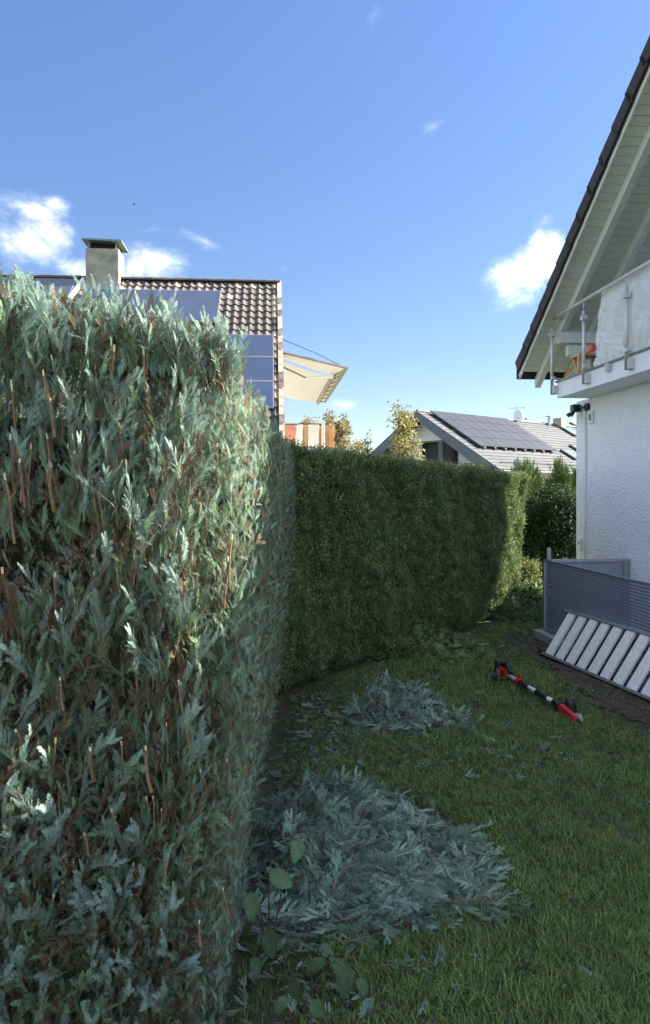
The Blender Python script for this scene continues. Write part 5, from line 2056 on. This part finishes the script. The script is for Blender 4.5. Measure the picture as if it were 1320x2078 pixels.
BLF = [broad_leaf(k) for k in range(3)]
seed_pl = thing('hazel_seedling', 'young broad-leaved hazel shoots with toothed leaves growing out of the hedge foot', 'plant', (-0.22, 2.42, 0))
leafs = [((605, 1722), 2.75, 0.95, (0.2, -1.0)), ((570, 1785), 2.65, 1.0, (0.6, -0.8)), ((513, 1835), 2.35, 0.85, (-0.1, -1)), ((550, 1912), 2.35, 0.85, (0.5, -0.8)),
         ((690, 1965), 2.45, 0.95, (0.3, -1)), ((738, 2005), 2.4, 0.75, (0.5, -0.7)), ((640, 1960), 2.4, 0.8, (-0.6, -0.8)), ((700, 1990), 2.35, 0.9, (0.0, -1)),
         ((500, 1890), 2.3, 0.6, (-0.5, -0.8)), ((665, 1930), 2.55, 0.7, (0.9, -0.2)), ((600, 2010), 2.3, 0.7, (0.2, -1)), ((570, 2040), 2.25, 0.6, (-0.7, -0.5)), ((520, 1960), 2.3, 0.6, (0.4, -0.7)), ((645, 2050), 2.25, 0.7, (0.6, -0.6))]
root1, root2 = Vector((-0.20, 2.62, 0)), Vector((-0.05, 2.50, 0))
for k, ((px, py), D_, s, (dx, dy)) in enumerate(leafs):
    p = P(px, py, D_)
    d = Vector((dx * 0.8, dy * 0.45, -0.45)).normalized()
    d = (d + Vector((random.uniform(-.4, .4), random.uniform(-.3, .3), random.uniform(-.3, .4)))).normalized()
    s *= 0.95
    e = eulers(np.array([[d.x, d.y, d.z]]), np.array([[random.uniform(-.6, .7), random.uniform(-1, -.2), random.uniform(.4, 1)]]))[0]
    base = p - d * 0.05 * s
    link('leaf', BLF[k % 3], seed_pl, loc=tuple(base - Vector((-0.22, 2.42, 0))), rot=tuple(e), scale=s)
    r0 = root1 if px < 620 else root2
    q = MB()
    m1 = r0.lerp(base, 0.55) + Vector((0, 0, 0.06))
    off = Vector((-0.22, 2.42, 0))
    q.tube([r0 - off, m1 - off, base - off], [0.003, 0.0025, 0.0015], 4)
    q.obj('stalk', M['bark'], seed_pl)

# ================================================================== GRASS
def tuft(name, m, seed, nb=9, h=0.055, w=0.0016, r=0.022, lean=0.5):
    rr = random.Random(seed)
    b = MB()
    for k in range(nb):
        a = rr.uniform(0, 6.28)
        c = Vector((rr.gauss(0, r * .6), rr.gauss(0, r * .6), -0.004))
        hh = h * rr.uniform(.5, 1.2)
        ln = lean * rr.uniform(.2, 1.3)
        d = Vector((cos(a), sin(a), 0))
        sdv_ = Vector((-sin(a), cos(a), 0)) * w
        p1 = c + Vector((0, 0, hh * .5)) + d * hh * ln * .3
        p2 = c + Vector((0, 0, hh * .9)) + d * hh * ln * 1.0
        b.add([c - sdv_, c + sdv_, p1 + sdv_ * .9, p1 - sdv_ * .9, p2], [(0, 1, 2, 3), (3, 2, 4)])
    return b.mesh(name, m)


TF = [proto('tuft_source', tuft('tuft', M['grass'], 700 + k, 12, 0.034)) for k in range(4)]
TF += [proto('tuft_source', tuft('tuft', M['grass_dry'], 710, 9, 0.034, lean=1.3))]
TF += [proto('tuft_source', tuft('tuft', M['grass'], 720, 12, 0.055, 0.0018, 0.03, 0.9))]
TF += [proto('clover_source', leaf_clump('clover', [M['broad'], M['bark']], 730, 10, 0.022, 0.007, 0.014, 2.0))]


def noise2(x, y, s=1.0):
    return (np.sin(x * 2.3 * s + 1.3 * np.sin(y * 1.7 * s)) + np.sin(y * 3.1 * s + 1.1 * np.sin(x * 2.9 * s + 2)) + np.sin((x + y) * 4.7 * s)) / 3


def grass():
    N_ = 125000
    # density falls with distance
    v = rng.random(N_)
    y = 2.1 * (12.5 / 2.1) ** (v ** 0.95)
    x = rng.uniform(-0.5, 0.52, N_) * y * 1.0
    x = np.where(rng.random(N_) < 0.12, rng.uniform(-1, 4.5, N_), x)
    k = np.ones(N_, bool)
    k &= x > -0.27 - 0.02 * rng.random(N_)
    # not inside the green hedge
    rel = (np.column_stack([x, y]) - GA[None]) @ gnv
    k &= (rel > 0.05) | (x > 2.75)
    jx, jy = rng.normal(0, 0.05, N_), rng.normal(0, 0.05, N_)
    s_in = inpoly(x + jx, y + jy, soil_poly)
    k &= ~(s_in & (rng.random(N_) > 0.05))
    # thin at the hedge foot and under the piles
    foot = np.exp(-((x + 0.15) / 0.33) ** 2)
    k &= ~(rng.random(N_) < foot * 0.85)
    rel2 = np.clip(rel, 0, 5)
    k &= ~(rng.random(N_) < 0.75 * np.exp(-(rel2 / 0.28) ** 2) * (y > 5.8))
    k &= ~(((x - 0.2) / 0.5) ** 2 + ((y - 3.5) / 0.5) ** 2 < 1)
    far_c = Vector((FC.x, FC.y))
    k &= ~((noise2(x * 1.7 + 3, y * 1.7) < -0.45) & (rng.random(N_) < 0.55))
    hx = (x - FC.x) * 0.0956 + (y - FC.y) * -0.9954
    hw = (x - FC.x) * 0.9954 + (y - FC.y) * 0.0956
    k &= ~((hx > -0.12) & (hw > -0.12))
    x, y = x[k], y[k]
    n = len(x)
    nz = noise2(x, y)
    idx = rng.integers(0, 4, n)
    dry = rng.random(n) < 0.10 + 0.18 * (nz < -0.25) + 0.30 * np.exp(-((x + 0.1) / 0.35) ** 2) + 0.12 * (y > 7.5)
    idx[dry] = 4
    tall = (rng.random(n) < 0.10 + 0.25 * (nz > 0.3)) & (y < 3.6)
    idx[tall] = 5
    idx[rng.random(n) < 0.05] = 6
    scl = rng.uniform(0.65, 1.25, n) * (1 + 0.10 * np.clip(y - 4, 0, 6)) * (0.85 + 0.3 * nz)
    rot = np.column_stack([rng.normal(0, .18, n), rng.normal(0, .18, n), rng.uniform(0, 6.28, n)])
    o = scatter('grass', np.column_stack([x, y, undul(x, y)]), rot, scl, idx, TF)
    tag(o, 'short mown lawn grass with drier patches and clover', 'grass')


grass()

# soil crumbs and bark bits on the bare strip and under the hedges
def crumb(seed):
    r = random.Random(seed)
    b = MB()
    vs = [Vector((r.gauss(0, 1), r.gauss(0, 1), r.gauss(0, .6))).normalized() * r.uniform(.7, 1.2) * 0.012 for _ in range(6)]
    b.v = [tuple(p) for p in [Vector((.012, 0, 0)) * r.uniform(.7, 1.3), Vector((0, .012, 0)), Vector((-.012, 0, 0)) * r.uniform(.7, 1.5), Vector((0, -.012, 0)), Vector((0, 0, .008)), Vector((0, 0, -.008))]]
    b.f = [(0, 1, 4), (1, 2, 4), (2, 3, 4), (3, 0, 4), (1, 0, 5), (2, 1, 5), (3, 2, 5), (0, 3, 5)]
    b.m = [0] * 8
    return b


CR = [proto('crumb_source', crumb(k).mesh('crumb', M['soil'])) for k in range(2)]
q = MB()
q.tube([(-0.03, 0, 0), (0.03, 0.004, 0.003)], 0.002, 4)
CR.append(proto('twig_source', q.mesh('twig', M['litter'])))
n = 5200
x = np.concatenate([rng.uniform(1.2, 4.2, 3600), rng.normal(-0.05, 0.2, 900), rng.uniform(0, 3, 700)])
y = np.concatenate([rng.uniform(3.6, 8.8, 3600), rng.uniform(2.2, 6.5, 900), rng.uniform(6, 10, 700)])
k = np.concatenate([inpoly(x[:3600], y[:3600], soil_poly), np.ones(1600, bool)])
k &= x > -0.3
x, y = x[k], y[k]
n = len(x)
o = scatter('soil_crumbs', np.column_stack([x, y, undul(x, y) + 0.010]), rng.uniform(0, 6.28, (n, 3)) * np.array([0.1, 0.1, 1]), rng.uniform(0.5, 1.6, n), rng.integers(0, 3, n), CR)
tag(o, 'loose soil crumbs and twig bits on the bare strip and at the hedge foot', 'soil')

# ================================================================== BIRD, a speck in the sky
bp_ = P(273, 415, 90)
bird = thing('bird', 'tiny dark bird high in the sky above the chimney', 'bird', bp_)
q = MB(); q.tube([(-0.2, 0, 0), (-0.05, 0, 0.01), (0.12, 0, 0.0), (0.2, 0, -0.01)], [0.01, 0.05, 0.035, 0.008], 6); q.obj('body', M['black'], bird, smooth=True)
for sgn in (-1, 1):
    q = MB()
    q.add([(-0.05, 0, 0.02), (0.08, 0, 0.02), (0.03, sgn * 0.16, 0.09), (-0.02, sgn * 0.30, 0.05), (-0.07, sgn * 0.14, 0.07)], [(0, 1, 2, 4), (4, 2, 3)])
    q.obj('wing', M['black'], bird)
